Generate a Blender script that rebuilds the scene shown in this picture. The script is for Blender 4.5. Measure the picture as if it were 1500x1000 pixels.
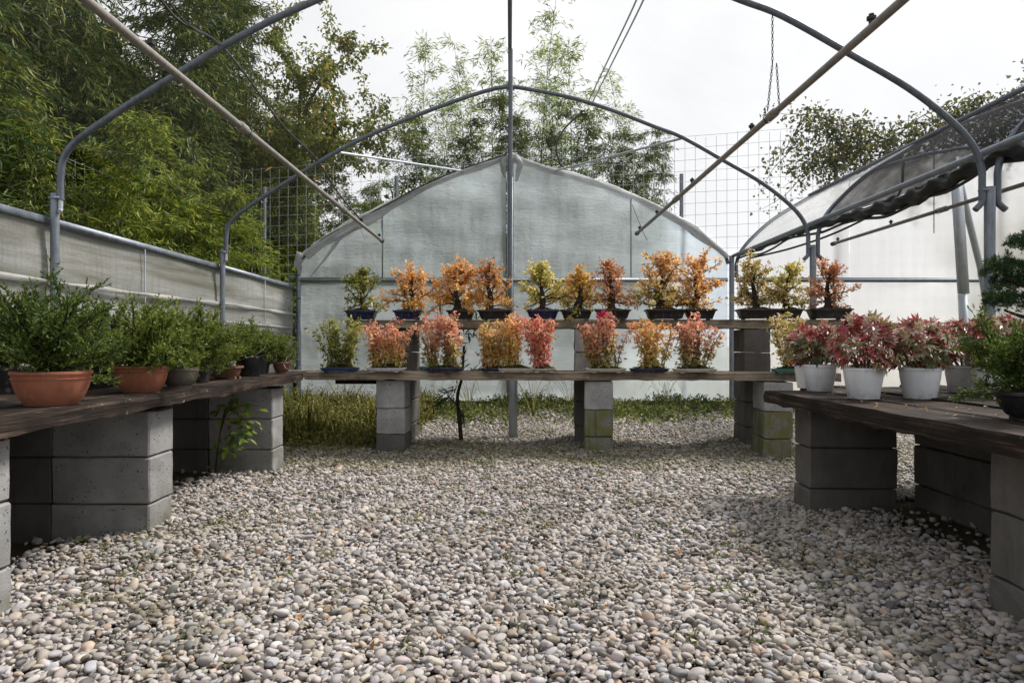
import bpy, math, random
import numpy as np
from mathutils import Vector, Matrix

for o in list(bpy.data.objects):
    bpy.data.objects.remove(o)
S = bpy.context.scene
COL = S.collection
R = math.radians
PI = math.pi

# ------------------------------------------------------------------ camera
CAMZ = 0.77
cd = bpy.data.cameras.new('camera')
cam = bpy.data.objects.new('camera', cd)
COL.objects.link(cam)
cam.location = (0, 0, CAMZ)
cam.rotation_euler = (R(90), 0, 0)
cd.lens = 24.0
cd.sensor_width = 36.0
cd.shift_x = 3 / 1500
cd.shift_y = 5 / 1500
cd.clip_start = 0.05
cd.clip_end = 600
S.camera = cam

# ------------------------------------------------------------------ sky and sun
SUN_EL, SUN_AZ = R(52), R(62)          # azimuth measured from +Y towards +X
w = bpy.data.worlds.new('World')
S.world = w
w.use_nodes = True
nt = w.node_tree
nt.nodes.clear()
wo = nt.nodes.new('ShaderNodeOutputWorld')
bg = nt.nodes.new('ShaderNodeBackground')
sky = nt.nodes.new('ShaderNodeTexSky')
sky.sky_type = 'NISHITA'
sky.sun_disc = False
sky.sun_elevation = SUN_EL
sky.sun_rotation = SUN_AZ
sky.dust_density = 3.0
sky.air_density = 1.0
hs = nt.nodes.new('ShaderNodeHueSaturation')
hs.inputs['Saturation'].default_value = 0.12
mixw = nt.nodes.new('ShaderNodeMix')
mixw.data_type = 'RGBA'
mixw.inputs[0].default_value = 0.72     # a closed white overcast in front of the blue
tc = nt.nodes.new('ShaderNodeTexCoord')
nz = nt.nodes.new('ShaderNodeTexNoise')
nz.inputs['Scale'].default_value = 1.7
nz.inputs['Detail'].default_value = 4
rw = nt.nodes.new('ShaderNodeValToRGB')
rw.color_ramp.elements[0].position = 0.3
rw.color_ramp.elements[0].color = (8.4, 8.7, 9.3, 1)
rw.color_ramp.elements[1].position = 0.7
rw.color_ramp.elements[1].color = (12.2, 12.2, 12.2, 1)
nt.links.new(tc.outputs['Generated'], nz.inputs['Vector'])
nt.links.new(nz.outputs['Fac'], rw.inputs['Fac'])
nt.links.new(sky.outputs[0], hs.inputs['Color'])
nt.links.new(hs.outputs[0], mixw.inputs[6])
nt.links.new(rw.outputs[0], mixw.inputs[7])
nt.links.new(mixw.outputs[2], bg.inputs['Color'])
bg.inputs['Strength'].default_value = 0.07
nt.links.new(bg.outputs[0], wo.inputs['Surface'])

sd = bpy.data.lights.new('sun', 'SUN')
sun = bpy.data.objects.new('sun', sd)
COL.objects.link(sun)
sd.energy = 3.6
sd.angle = R(14)
sd.color = (1.0, 0.95, 0.88)
sv = Vector((math.sin(SUN_AZ) * math.cos(SUN_EL), math.cos(SUN_AZ) * math.cos(SUN_EL), math.sin(SUN_EL)))
sun.rotation_euler = sv.to_track_quat('Z', 'Y').to_euler()

S.view_settings.view_transform = 'Standard'
S.view_settings.look = 'None'
S.view_settings.exposure = 0.66
S.view_settings.gamma = 1.0
S.view_settings.use_curve_mapping = False
S.render.engine = 'CYCLES'
S.cycles.max_bounces = 8
S.cycles.transparent_max_bounces = 16
S.cycles.caustics_refractive = False
S.cycles.caustics_reflective = False
try:
    S.cycles.use_denoising = True
except Exception:
    pass

# ------------------------------------------------------------------ helpers
class MB:
    """collects shapes and links them as ONE mesh object"""
    def __init__(s):
        s.V = []; s.F = {}; s.n = 0
    def add(s, v, f):
        v = np.asarray(v, dtype=np.float64).reshape(-1, 3)
        f = np.asarray(f, dtype=np.int64)
        s.F.setdefault(f.shape[1], []).append(f + s.n)
        s.V.append(v); s.n += len(v)
    def box(s, x0, x1, y0, y1, z0, z1):
        v = [(x, y, z) for x in (x0, x1) for y in (y0, y1) for z in (z0, z1)]
        s.add(v, [(0, 1, 3, 2), (4, 6, 7, 5), (0, 4, 5, 1), (2, 3, 7, 6), (0, 2, 6, 4), (1, 5, 7, 3)])
    def tube(s, pts, r, n=8, cap=True):
        P = np.asarray(pts, float)
        m = len(P)
        r = np.full(m, r) if np.isscalar(r) else np.asarray(r, float)
        T = np.gradient(P, axis=0)
        T /= np.linalg.norm(T, axis=1)[:, None] + 1e-12
        ref = np.array((0, 0, 1.0)) if abs(T[0][2]) < .9 else np.array((1.0, 0, 0))
        N = np.empty_like(P)
        a = ref - T[0] * ref.dot(T[0]); N[0] = a / np.linalg.norm(a)
        for i in range(1, m):
            a = N[i - 1] - T[i] * N[i - 1].dot(T[i]); N[i] = a / (np.linalg.norm(a) + 1e-12)
        B = np.cross(T, N)
        th = np.arange(n) * 2 * PI / n
        ring = (N[:, None, :] * np.cos(th)[None, :, None] + B[:, None, :] * np.sin(th)[None, :, None])
        rr = r[:, None, None] if r.ndim == 1 else r[:, :, None]
        v = (P[:, None, :] + ring * rr).reshape(-1, 3)
        i = np.arange(m - 1)[:, None] * n; j = np.arange(n)[None, :]; k = (j + 1) % n
        f = np.stack([i + j, i + k, i + n + k, i + n + j], -1).reshape(-1, 4)
        base = s.n
        s.add(v, f)
        if cap:
            tri = [(0, q + 1, q) for q in range(1, n - 1)]
            s.F.setdefault(3, []).append(np.array(tri) + base)
            tri = [(0, q, q + 1) for q in range(1, n - 1)]
            s.F.setdefault(3, []).append(np.array(tri) + base + (m - 1) * n)
    def loft(s, prof, sx=1.0, sy=1.0, e=2.0, n=28, c=(0, 0, 0), capb=True, capt=False):
        """stack of superellipse rings; prof = [(radius_x_offset, z)] added to sx, sy"""
        th = np.arange(n) * 2 * PI / n
        cx = np.sign(np.cos(th)) * np.abs(np.cos(th)) ** (2 / e)
        cy = np.sign(np.sin(th)) * np.abs(np.sin(th)) ** (2 / e)
        v = []
        for d, z in prof:
            v += [(c[0] + (sx + d) * a, c[1] + (sy + d) * b, c[2] + z) for a, b in zip(cx, cy)]
        m = len(prof)
        i = np.arange(m - 1)[:, None] * n; j = np.arange(n)[None, :]; k = (j + 1) % n
        f = np.stack([i + j, i + k, i + n + k, i + n + j], -1).reshape(-1, 4)
        base = s.n
        s.add(v, f)
        if capb:
            s.F.setdefault(3, []).append(np.array([(0, q + 1, q) for q in range(1, n - 1)]) + base)
        if capt:
            s.F.setdefault(3, []).append(np.array([(0, q, q + 1) for q in range(1, n - 1)]) + base + (m - 1) * n)
    def leaves(s, c, d, L, W, rng, up=.5, fold=.22, curl=.12):
        """many pointed leaves, two triangles folded on the midrib; c base points, d directions"""
        c = np.asarray(c, float); d = np.asarray(d, float)
        k = len(c)
        if not k: return
        d = d / (np.linalg.norm(d, axis=1)[:, None] + 1e-9)
        q = rng.normal(size=(k, 3)) * (1 - up) + np.array((0, 0, 1.0)) * up
        side = np.cross(d, q); side /= np.linalg.norm(side, axis=1)[:, None] + 1e-9
        nn = np.cross(side, d)
        L = np.broadcast_to(L, (k,))[:, None]; W = np.broadcast_to(W, (k,))[:, None]
        mid = c + d * L * .45
        a = mid + side * W * .5 + nn * W * fold
        b = mid - side * W * .5 + nn * W * fold
        t = c + d * L - nn * L * curl
        v = np.stack([c, a, t, b], 1).reshape(-1, 3)
        i = np.arange(k)[:, None] * 4
        f = np.concatenate([i + np.array([[0, 2, 1]]), i + np.array([[0, 3, 2]])])
        s.add(v, f)
    def mesh(s, name, mat=None, smooth=False):
        me = bpy.data.meshes.new(name)
        V = np.concatenate(s.V) if s.V else np.zeros((0, 3))
        me.vertices.add(len(V)); me.vertices.foreach_set('co', V.ravel())
        loops, starts, st = [], [], 0
        for k, fl in s.F.items():
            f = np.concatenate(fl)
            loops.append(f.ravel())
            starts.append(np.arange(len(f)) * k + st); st += f.size
        lo = np.concatenate(loops)
        me.loops.add(len(lo)); me.loops.foreach_set('vertex_index', lo.astype(np.int32))
        sts = np.concatenate(starts)
        me.polygons.add(len(sts)); me.polygons.foreach_set('loop_start', sts.astype(np.int32))
        me.update(calc_edges=True)
        me.validate()
        if smooth:
            me.polygons.foreach_set('use_smooth', np.ones(len(me.polygons), dtype=bool))
            try: me.set_sharp_from_angle(angle=R(smooth if smooth is not True else 50))
            except Exception: pass
        if mat: me.materials.append(mat)
        return me
    def build(s, name, mat, parent=None, smooth=False, loc=None, **kw):
        o = bpy.data.objects.new(name, s.mesh(name, mat, smooth))
        COL.objects.link(o)
        if parent: o.parent = parent
        if loc is not None: o.location = loc
        for k, v in kw.items(): o[k] = v
        return o

def tag(o, label, cat, group=None):
    o['label'] = label; o['category'] = cat; o['kind'] = 'thing'
    if group: o['group'] = group
    return o

def empty(name, label, cat, loc=(0, 0, 0), rz=0, group=None):
    o = bpy.data.objects.new(name, None); COL.objects.link(o)
    o.empty_display_size = .05
    o.location = loc; o.rotation_euler = (0, 0, rz)
    return tag(o, label, cat, group)

def inst(me, name, parent=None, loc=(0, 0, 0), rot=(0, 0, 0), sc=(1, 1, 1)):
    o = bpy.data.objects.new(name, me); COL.objects.link(o)
    o.parent = parent; o.location = loc; o.rotation_euler = rot; o.scale = sc
    return o

def copy_tree(o, parent=None):
    c = o.copy(); COL.objects.link(c)
    if parent: c.parent = parent
    for ch in list(o.children): copy_tree(ch, c)
    return c

def spline(pts, n=6):
    P = [np.array(p, float) for p in pts]
    P = [2 * P[0] - P[1]] + P + [2 * P[-1] - P[-2]]
    out = []
    for i in range(1, len(P) - 2):
        a, b, c, d = P[i - 1], P[i], P[i + 1], P[i + 2]
        for k in range(n):
            t = k / n
            out.append(.5 * (2 * b + (c - a) * t + (2 * a - 5 * b + 4 * c - d) * t * t + (3 * b - a - 3 * c + d) * t ** 3))
    out.append(P[-2])
    return np.array(out)

def at(px, py, Y):
    """world point at depth Y seen at photo pixel px, py"""
    return ((px - 747) * Y / 1000, Y, CAMZ + (505 - py) * Y / 1000)

# ------------------------------------------------------------------ materials
MATS = {}
class NB:
    def __init__(s, name):
        s.m = bpy.data.materials.new(name); s.m.use_nodes = True
        s.t = s.m.node_tree; s.t.nodes.clear()
        s.out = s.t.nodes.new('ShaderNodeOutputMaterial')
    def n(s, typ, **kw):
        x = s.t.nodes.new('ShaderNode' + typ)
        for k, v in kw.items(): setattr(x, k, v)
        return x
    def l(s, a, b): s.t.links.new(a, b)
    def ramp(s, fac, stops, interp='LINEAR'):
        r = s.n('ValToRGB'); cr = r.color_ramp; cr.interpolation = interp
        while len(cr.elements) < len(stops): cr.elements.new(.5)
        for e, (p, c) in zip(cr.elements, stops):
            e.position = p; e.color = (*c, 1) if len(c) == 3 else c
        s.l(fac, r.inputs[0]); return r.outputs[0]
    def noise(s, vec, scale, detail=4, rough=.6, dist=0):
        x = s.n('TexNoise'); x.inputs['Scale'].default_value = scale
        x.inputs['Detail'].default_value = detail; x.inputs['Roughness'].default_value = rough
        x.inputs['Distortion'].default_value = dist
        if vec is not None: s.l(vec, x.inputs['Vector'])
        return x.outputs['Fac']
    def mapping(s, vec, scale=(1, 1, 1), loc=(0, 0, 0)):
        x = s.n('Mapping'); x.inputs['Scale'].default_value = scale; x.inputs['Location'].default_value = loc
        s.l(vec, x.inputs['Vector']); return x.outputs[0]
    def mix(s, fac, a, b, mode='MIX'):
        x = s.n('Mix'); x.data_type = 'RGBA'; x.blend_type = mode
        for v, i in ((fac, 0), (a, 6), (b, 7)):
            if hasattr(v, 'links'): s.l(v, x.inputs[i])
            elif i == 0: x.inputs[0].default_value = v
            else: x.inputs[i].default_value = (*v, 1)
        return x.outputs[2]
    def math(s, op, a, b=None, clamp=False):
        x = s.n('Math'); x.operation = op; x.use_clamp = clamp
        for v, i in ((a, 0), (b, 1)):
            if v is None: continue
            if hasattr(v, 'links'): s.l(v, x.inputs[i])
            else: x.inputs[i].default_value = v
        return x.outputs[0]
    def wpos(s): return s.n('NewGeometry').outputs['Position']
    def opos(s, jitter=True):
        p = s.n('TexCoord').outputs['Object']
        if not jitter: return p
        oi = s.n('ObjectInfo').outputs['Random']
        v = s.n('VectorMath'); v.operation = 'ADD'
        m = s.math('MULTIPLY', oi, 37.0)
        cx = s.n('CombineXYZ')
        for i in range(3): s.l(m, cx.inputs[i])
        s.l(p, v.inputs[0]); s.l(cx.outputs[0], v.inputs[1]); return v.outputs[0]
    def bsdf(s, col, rough=.6, metal=0, spec=.4, bump=None, bstr=.3, bdist=.01):
        p = s.n('BsdfPrincipled')
        if hasattr(col, 'links'): s.l(col, p.inputs['Base Color'])
        else: p.inputs['Base Color'].default_value = (*col, 1)
        if hasattr(rough, 'links'): s.l(rough, p.inputs['Roughness'])
        else: p.inputs['Roughness'].default_value = rough
        p.inputs['Metallic'].default_value = metal
        p.inputs['Specular IOR Level'].default_value = spec
        if bump is not None:
            b = s.n('Bump'); b.inputs['Strength'].default_value = bstr; b.inputs['Distance'].default_value = bdist
            s.l(bump, b.inputs['Height']); s.l(b.outputs[0], p.inputs['Normal'])
        return p.outputs[0]
    def done(s, sh):
        s.l(sh, s.out.inputs['Surface']); return s.m

def leaf_mat(name, stops, trans=.35, rough=.5, by='island', spec=.25, zr=None, zstops=None):
    b = NB(name)
    r = b.n('NewGeometry').outputs['Random Per Island'] if by == 'island' else b.n('ObjectInfo').outputs['Random']
    if zr:      # real leaf colour that changes up the plant (young tips turn first)
        z = b.n('SeparateXYZ'); b.l(b.n('TexCoord').outputs['Object'], z.inputs[0])
        f = b.n('MapRange'); b.l(z.outputs[2], f.inputs[0]); f.inputs[1].default_value = zr[0]; f.inputs[2].default_value = zr[1]
        n_ = b.noise(b.opos(), 9, 2)
        f2 = b.math('ADD', f.outputs[0], b.math('MULTIPLY', b.math('SUBTRACT', n_, .5), 1.3))
        f3 = b.math('ADD', f2, b.math('MULTIPLY', b.math('SUBTRACT', r, .5), .6), clamp=True)
        col = b.mix(f3, b.ramp(r, zstops), b.ramp(r, stops))
    else:
        n_ = b.noise(b.opos(), 5, 2)
        f = b.math('ADD', r, b.math('MULTIPLY', b.math('SUBTRACT', n_, .5), .9), clamp=True)
        col = b.ramp(f, stops)
    p = b.bsdf(col, rough, 0, spec)
    t = b.n('BsdfTranslucent'); b.l(col, t.inputs[0])
    m = b.n('MixShader'); m.inputs[0].default_value = trans
    b.l(p, m.inputs[1]); b.l(t.outputs[0], m.inputs[2])
    return b.done(m.outputs[0])

def metal_mat(name, c0, c1, rough=.45, rust=.0, metal=.55):
    b = NB(name); p = b.wpos()
    n1 = b.noise(p, 14, 5); n2 = b.noise(b.mapping(p, (60, 60, 9)), 1, 3)
    col = b.ramp(b.mix(.5, b.ramp(n1, [(0, (0, 0, 0)), (1, (1, 1, 1))]), b.ramp(n2, [(0, (0, 0, 0)), (1, (1, 1, 1))])), [(.35, c0), (.65, c1)])
    if rust:
        f = b.ramp(b.noise(p, 7, 6, .7), [(.62, (0, 0, 0)), (.75, (rust,) * 3)])
        col = b.mix(f, col, (.18, .1, .055))
    return b.done(b.bsdf(col, b.ramp(n1, [(.3, (rough - .1,) * 3), (.7, (rough + .15,) * 3)]), metal, .4, n1, .08, .004))

M_galv = metal_mat('galvanised_steel', (.15, .175, .21), (.27, .30, .345), .5, .25, .45)
M_hoop = metal_mat('hoop_steel', (.085, .10, .125), (.16, .18, .215), .5, .3, .35)
M_pale = metal_mat('pale_steel', (.38, .42, .47), (.52, .56, .60), .45, .15, .3)
M_pipe = metal_mat('weathered_pipe', (.17, .155, .14), (.31, .29, .265), .6, .35, 0)
M_dark = metal_mat('dark_plastic', (.012, .012, .014), (.03, .03, .032), .5, 0, 0)
M_wire = metal_mat('fence_wire', (.30, .33, .34), (.45, .48, .49), .5, 0, .3)

def concrete(name='concrete_block', k=1.0):
    b = NB(name); p = b.opos()
    big = b.noise(p, 7, 4); fine = b.noise(p, 160, 3, .7)
    vo = b.n('TexVoronoi'); vo.inputs['Scale'].default_value = 58
    dv = b.n('TexNoise'); dv.inputs['Scale'].default_value = 130; b.l(p, dv.inputs['Vector'])
    va = b.n('VectorMath'); va.operation = 'MULTIPLY_ADD'; b.l(dv.outputs['Color'], va.inputs[0]); va.inputs[1].default_value = (.016, .016, .016); b.l(p, va.inputs[2]); b.l(va.outputs[0], vo.inputs['Vector'])
    msk = b.noise(p, 45, 3)
    pit = b.math('MULTIPLY', b.ramp(vo.outputs['Distance'], [(.16, (1, 1, 1)), (.3, (0, 0, 0))]), b.ramp(msk, [(.46, (0, 0, 0)), (.62, (1, 1, 1))]))
    col = b.ramp(big, [(.3, (.24 * k, .24 * k, .243 * k)), (.5, (.35 * k, .35 * k, .35 * k)), (.7, (.44 * k, .436 * k, .43 * k))])
    col = b.mix(b.ramp(fine, [(.4, (.5,) * 3), (.6, (0, 0, 0))]), col, (.24, .235, .23))
    col = b.mix(b.math('MULTIPLY', pit, .8), col, (.06, .058, .055))
    wz = b.n('SeparateXYZ'); b.l(b.wpos(), wz.inputs[0])     # damp algae near the ground
    f = b.n('MapRange'); b.l(wz.outputs[2], f.inputs[0]); f.inputs[1].default_value = .24; f.inputs[2].default_value = .02
    mo = b.math('MULTIPLY', f.outputs[0], b.ramp(b.noise(b.wpos(), 6, 4), [(.38, (0, 0, 0)), (.62, (1, 1, 1))]))
    col = b.mix(b.math('MULTIPLY', mo, .7), col, (.11, .11, .055))
    h = b.math('SUBTRACT', b.math('MULTIPLY', fine, .5), pit)
    return b.done(b.bsdf(col, .9, 0, .2, h, .7, .006))
M_block = concrete()

def concrete_moss():
    b = NB('mossy_concrete'); p = b.wpos()
    big = b.noise(p, 9, 5, .65); fine = b.noise(p, 150, 3, .7)
    col = b.ramp(fine, [(.35, (.13, .125, .115)), (.65, (.27, .262, .245))])
    col = b.mix(b.ramp(big, [(.38, (0, 0, 0)), (.56, (.9, .9, .9))]), col, (.15, .15, .052))
    st = b.noise(b.mapping(p, (30, 30, 1.5)), 1, 3)
    col = b.mix(b.ramp(st, [(.55, (0, 0, 0)), (.7, (.6,) * 3)]), col, (.05, .045, .04))
    return b.done(b.bsdf(col, .95, 0, .2, fine, .6, .006))
M_moss = concrete_moss()
M_block_shade = concrete('shaded_block', .74)  # block copy darkened to paint in the shade under the left bench

def concrete_stain_shade():
    b = NB('stained_shaded_concrete'); p = b.wpos()
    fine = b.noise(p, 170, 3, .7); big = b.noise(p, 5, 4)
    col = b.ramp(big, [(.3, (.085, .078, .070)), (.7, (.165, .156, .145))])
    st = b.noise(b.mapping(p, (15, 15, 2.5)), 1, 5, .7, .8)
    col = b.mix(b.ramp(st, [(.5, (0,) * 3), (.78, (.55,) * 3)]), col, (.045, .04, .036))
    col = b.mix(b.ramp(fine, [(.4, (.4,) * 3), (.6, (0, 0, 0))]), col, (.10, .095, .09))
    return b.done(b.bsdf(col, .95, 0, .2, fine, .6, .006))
M_stain_shade = concrete_stain_shade()  # stain streaks, with the under-bench shade darkened into the colour

def wood(name, c0, c1, c2, axis=0, pale_flecks=None):
    b = NB(name); p = b.opos()
    sc = [55, 55, 55]; sc[axis] = 2.2
    g = b.noise(b.mapping(p, sc), 1, 6, .65, .6)
    sc2 = [150, 150, 150]; sc2[axis] = 5
    g2 = b.noise(b.mapping(p, sc2), 1, 3)
    bl = b.noise(b.wpos(), 6, 5, .65)
    col = b.ramp(g, [(.3, c0), (.52, c1), (.72, c2)])
    col = b.mix(b.ramp(bl, [(.35, (.75,) * 3), (.6, (0, 0, 0))]), col, tuple(x * .35 for x in c0))
    if pale_flecks: col = b.mix(b.ramp(b.noise(b.wpos(), 17, 5, .7), [(.64, (0, 0, 0)), (.72, (.7,) * 3)]), col, pale_flecks)
    h = b.math('ADD', g, b.math('MULTIPLY', g2, .5))
    return b.done(b.bsdf(col, b.ramp(bl, [(.3, (.55,) * 3), (.7, (.9,) * 3)]), 0, .15, h, .8, .008))
M_wood_side = wood('dark_bench_wood', (.008, .0062, .0055), (.034, .024, .019), (.15, .105, .08), 1, (.40, .35, .30))  # pale flecks paint sun-lit splinters and peeled chips onto the dark wood
M_wood_back = wood('grey_brown_shelf_wood', (.11, .088, .066), (.27, .225, .17), (.45, .39, .31), 0, (.24, .23, .17))

def film(name, tint, refr, trl, dif, rough, dirt, streak=(10, 10, .8), cracks=False):
    b = NB(name); p = b.wpos()
    st = b.noise(b.mapping(p, streak), 1, 5, .65)
    bl = b.noise(p, 1.6, 5, .6)
    cw = b.noise(b.mapping(p, (3, 3, 22)), 1, 5, .7, 1.5)
    d = b.ramp(b.mix(.78, b.ramp(st, [(.3, (0,) * 3), (.7, (1,) * 3)]), b.ramp(bl, [(.3, (0,) * 3), (.7, (1,) * 3)])), [(.2, tint), (.85, tuple(x * dirt for x in tint))])
    rf = b.n('BsdfRefraction'); rf.inputs['IOR'].default_value = 1.12; rf.inputs['Roughness'].default_value = rough
    b.l(d, rf.inputs['Color'])
    tl = b.n('BsdfTranslucent'); b.l(d, tl.inputs[0])
    bp = b.n('Bump'); bp.inputs['Strength'].default_value = .8; bp.inputs['Distance'].default_value = .035
    b.l(b.math('ADD', bl, b.math('MULTIPLY', cw, .3)), bp.inputs['Height'])
    pr = b.n('BsdfPrincipled'); b.l(d, pr.inputs['Base Color']); pr.inputs['Roughness'].default_value = .32
    pr.inputs['Specular IOR Level'].default_value = .5
    for x in (tl, pr): b.l(bp.outputs[0], x.inputs['Normal'])
    tot = refr + trl + dif
    m1 = b.n('MixShader'); m1.inputs[0].default_value = trl / (trl + dif)
    b.l(pr.outputs[0], m1.inputs[1]); b.l(tl.outputs[0], m1.inputs[2])
    m2 = b.n('MixShader'); b.l(m1.outputs[0], m2.inputs[1]); b.l(rf.outputs[0], m2.inputs[2])
    mp = b.n('Mapping'); mp.inputs['Rotation'].default_value = (0, R(52), 0); mp.inputs['Scale'].default_value = (9, 1, .9); b.l(p, mp.inputs['Vector'])
    dg = b.noise(mp.outputs[0], 1, 5, .7, .7)
    dust = b.math('ADD', b.math('MULTIPLY', dg, .5), b.math('MULTIPLY', b.noise(b.mapping(p, (28, 28, 1.6)), 1, 5, .7), .5))
    cl = b.math('MULTIPLY', b.ramp(bl, [(.3, (refr / tot * .85,) * 3), (.7, (min(1, refr / tot * 1.15),) * 3)]), b.ramp(dust, [(.40, (1.04,) * 3), (.66, (.82,) * 3)]))
    b.l(cl, m2.inputs[0])
    return b.done(m2.outputs[0])
M_film = film('clouded_polythene', (.86, .945, 1.0), .66, .32, .06, .50, .93)
M_film_r = film('bright_polythene', (1.0, .985, .965), .80, .18, .04, .85, .94)
M_film2 = film('crumpled_polythene', (.9, .92, .93), .3, .4, .3, .3, .7)

M_film3 = film('whitened_fold', (.62, .62, .60), .0, .3, .7, .3, .6, (10, 1, 30))
def net(name, col, op):
    b = NB(name)
    d = b.n('BsdfDiffuse'); d.inputs[0].default_value = (*col, 1)
    t = b.n('BsdfTransparent')
    n_ = b.noise(b.wpos(), 3, 4)
    m = b.n('MixShader'); b.l(b.ramp(n_, [(.3, (op * .85,) * 3), (.7, (min(1, op * 1.15),) * 3)]), m.inputs[0])
    b.l(t.outputs[0], m.inputs[1]); b.l(d.outputs[0], m.inputs[2])
    return b.done(m.outputs[0])
M_shade = net('dark_shade_net', (.035, .035, .04), .80)
M_hail = net('pale_fine_net', (.42, .43, .45), .095)
M_clear = net('clear_film', (.75, .77, .8), .30)

def side_panel():
    b = NB('grimy_side_sheet'); p = b.wpos()
    s1 = b.noise(b.mapping(p, (1, .5, 7)), 1, 5, .65, .4)
    s2 = b.noise(b.mapping(p, (1, 26, 1.2)), 1, 4, .6)
    s3 = b.noise(p, 60, 3, .7)
    col = b.ramp(s1, [(.34, (.17, .165, .125)), (.46, (.30, .30, .275)), (.56, (.39, .395, .385)), (.66, (.50, .51, .51))])
    col = b.mix(b.ramp(s2, [(.5, (0,) * 3), (.75, (.45,) * 3)]), col, (.22, .215, .17))
    col = b.mix(b.ramp(s3, [(.35, (.3,) * 3), (.6, (0,) * 3)]), col, (.16, .16, .14))
    pr = b.bsdf(col, .5, 0, .4, s1, .25, .02)
    tl = b.n('BsdfTranslucent'); b.l(col, tl.inputs[0])
    m = b.n('MixShader'); m.inputs[0].default_value = .3
    b.l(pr, m.inputs[1]); b.l(tl.outputs[0], m.inputs[2])
    return b.done(m.outputs[0])
M_side = side_panel()

def glazed(name, c0, c1, rough=.4, sc=20, bump=.1):
    b = NB(name); p = b.opos()
    n_ = b.noise(p, sc, 5, .65); n2 = b.noise(b.mapping(p, (30, 30, 4)), 1, 4)
    col = b.mix(b.ramp(n2, [(.5, (0,) * 3), (.8, (.5,) * 3)]), b.ramp(n_, [(.3, c0), (.7, c1)]), tuple(x * .6 for x in c0))
    z = b.n('SeparateXYZ'); b.l(b.n('TexCoord').outputs['Object'], z.inputs[0])    # soil splashes at the foot, limescale streaks
    f = b.n('MapRange'); b.l(z.outputs[2], f.inputs[0]); f.inputs[1].default_value = .045; f.inputs[2].default_value = .0
    dn = b.noise(p, 55, 5, .7)
    col = b.mix(b.math('MULTIPLY', f.outputs[0], b.ramp(dn, [(.42, (0,) * 3), (.62, (.45,) * 3)])), col, (.16, .135, .105))
    col = b.mix(b.math('MULTIPLY', b.ramp(b.noise(b.mapping(p, (38, 38, 7)), 1, 5, .7), [(.56, (0,) * 3), (.72, (.4,) * 3)]), b.ramp(dn, [(.4, (0,) * 3), (.6, (1,) * 3)])), col, (.42, .39, .34))
    return b.done(b.bsdf(col, rough, 0, .4, n_, bump, .004))
M_terra = glazed('terracotta', (.26, .088, .046), (.34, .128, .072), .6)
M_brown = glazed('brown_clay', (.17, .075, .05), (.25, .115, .08), .55)
M_greypot = glazed('grey_brown_clay', (.11, .095, .085), (.19, .165, .15), .6)
M_black = glazed('black_plastic_pot', (.010, .010, .012), (.022, .022, .026), .42)
M_white = glazed('white_plastic_pot', (.74, .76, .80), (.80, .82, .85), .45)
M_navy = glazed('navy_glaze', (.008, .014, .048), (.018, .028, .085), .25)
M_cream = glazed('cream_glaze', (.48, .46, .40), (.60, .58, .52), .4)
M_whiteg = glazed('white_glaze', (.55, .57, .62), (.68, .69, .73), .35)
M_blue = glazed('blue_glaze', (.012, .045, .15), (.022, .075, .22), .28)
M_teal = glazed('teal_glaze', (.03, .18, .17), (.06, .28, .26), .3)
M_tag = glazed('label_plastic', (.7, .7, .68), (.8, .8, .78), .5)
M_tagwood = glazed('label_wood', (.55, .38, .18), (.68, .50, .27), .7)

def soil(name, c0, c1, c2):
    b = NB(name); p = b.wpos()
    n_ = b.noise(p, 90, 5, .75); g = b.noise(p, 8, 4)
    col = b.mix(b.ramp(g, [(.45, (0,) * 3), (.62, (.8,) * 3)]), b.ramp(n_, [(.3, c0), (.7, c1)]), c2)
    return b.done(b.bsdf(col, .95, 0, .1, n_, 1, .012))
M_soil = soil('potting_soil', (.02, .015, .011), (.07, .052, .038), (.06, .075, .022))
M_yard = soil('dry_gravel_yard', (.20, .19, .17), (.36, .345, .32), (.24, .235, .15))
M_earth = soil('bare_earth', (.045, .036, .026), (.11, .09, .068), (.07, .085, .03))

def bark(name, c0, c1, sc=(30, 30, 9)):
    b = NB(name); p = b.opos()
    n_ = b.noise(b.mapping(p, sc), 1.5, 5, .7, .5)
    return b.done(b.bsdf(b.ramp(n_, [(.3, c0), (.7, c1)]), .9, 0, .15, n_, 1, .012))
M_bark = bark('dark_bark', (.018, .013, .010), (.075, .058, .046), (50, 50, 20))
M_bark2 = bark('tree_bark', (.04, .032, .025), (.12, .10, .08))
M_dead = bark('bleached_wood', (.32, .28, .24), (.52, .48, .43), (60, 60, 25))
M_culm = bark('bamboo_culm', (.05, .07, .022), (.15, .17, .06), (10, 10, 1.5))
M_twig = bark('thin_stems', (.06, .035, .025), (.16, .10, .07), (80, 80, 30))

L_bamboo = leaf_mat('shaded_bamboo_leaves', [(0, (0.021, 0.046, 0.011)), (.35, (0.048, 0.088, 0.019)), (.68, (0.099, 0.141, 0.027)), (.9, (0.186, 0.214, 0.041)), (1, (0.280, 0.255, 0.064))], .35, .45)  # darkened to paint in the shade of the near left bamboo
L_bamboo_lit = leaf_mat('sunlit_bamboo_leaves', [(0, (0.054, 0.099, 0.016)), (.4, (0.138, 0.208, 0.030)), (.75, (0.276, 0.323, 0.047)), (1, (0.459, 0.431, 0.083))], .42, .45)  # yellow-green copy with sunlight painted into the leaf colour
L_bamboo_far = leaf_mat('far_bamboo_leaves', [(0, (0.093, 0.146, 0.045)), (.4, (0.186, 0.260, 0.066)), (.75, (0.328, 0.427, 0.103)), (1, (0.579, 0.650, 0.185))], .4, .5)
L_decid = leaf_mat('autumn_tree_leaves', [(0, (.07, .10, .025)), (.45, (.16, .20, .045)), (.85, (.27, .29, .07)), (.95, (.38, .30, .07)), (1, (.50, .28, .06))], .5)
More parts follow.
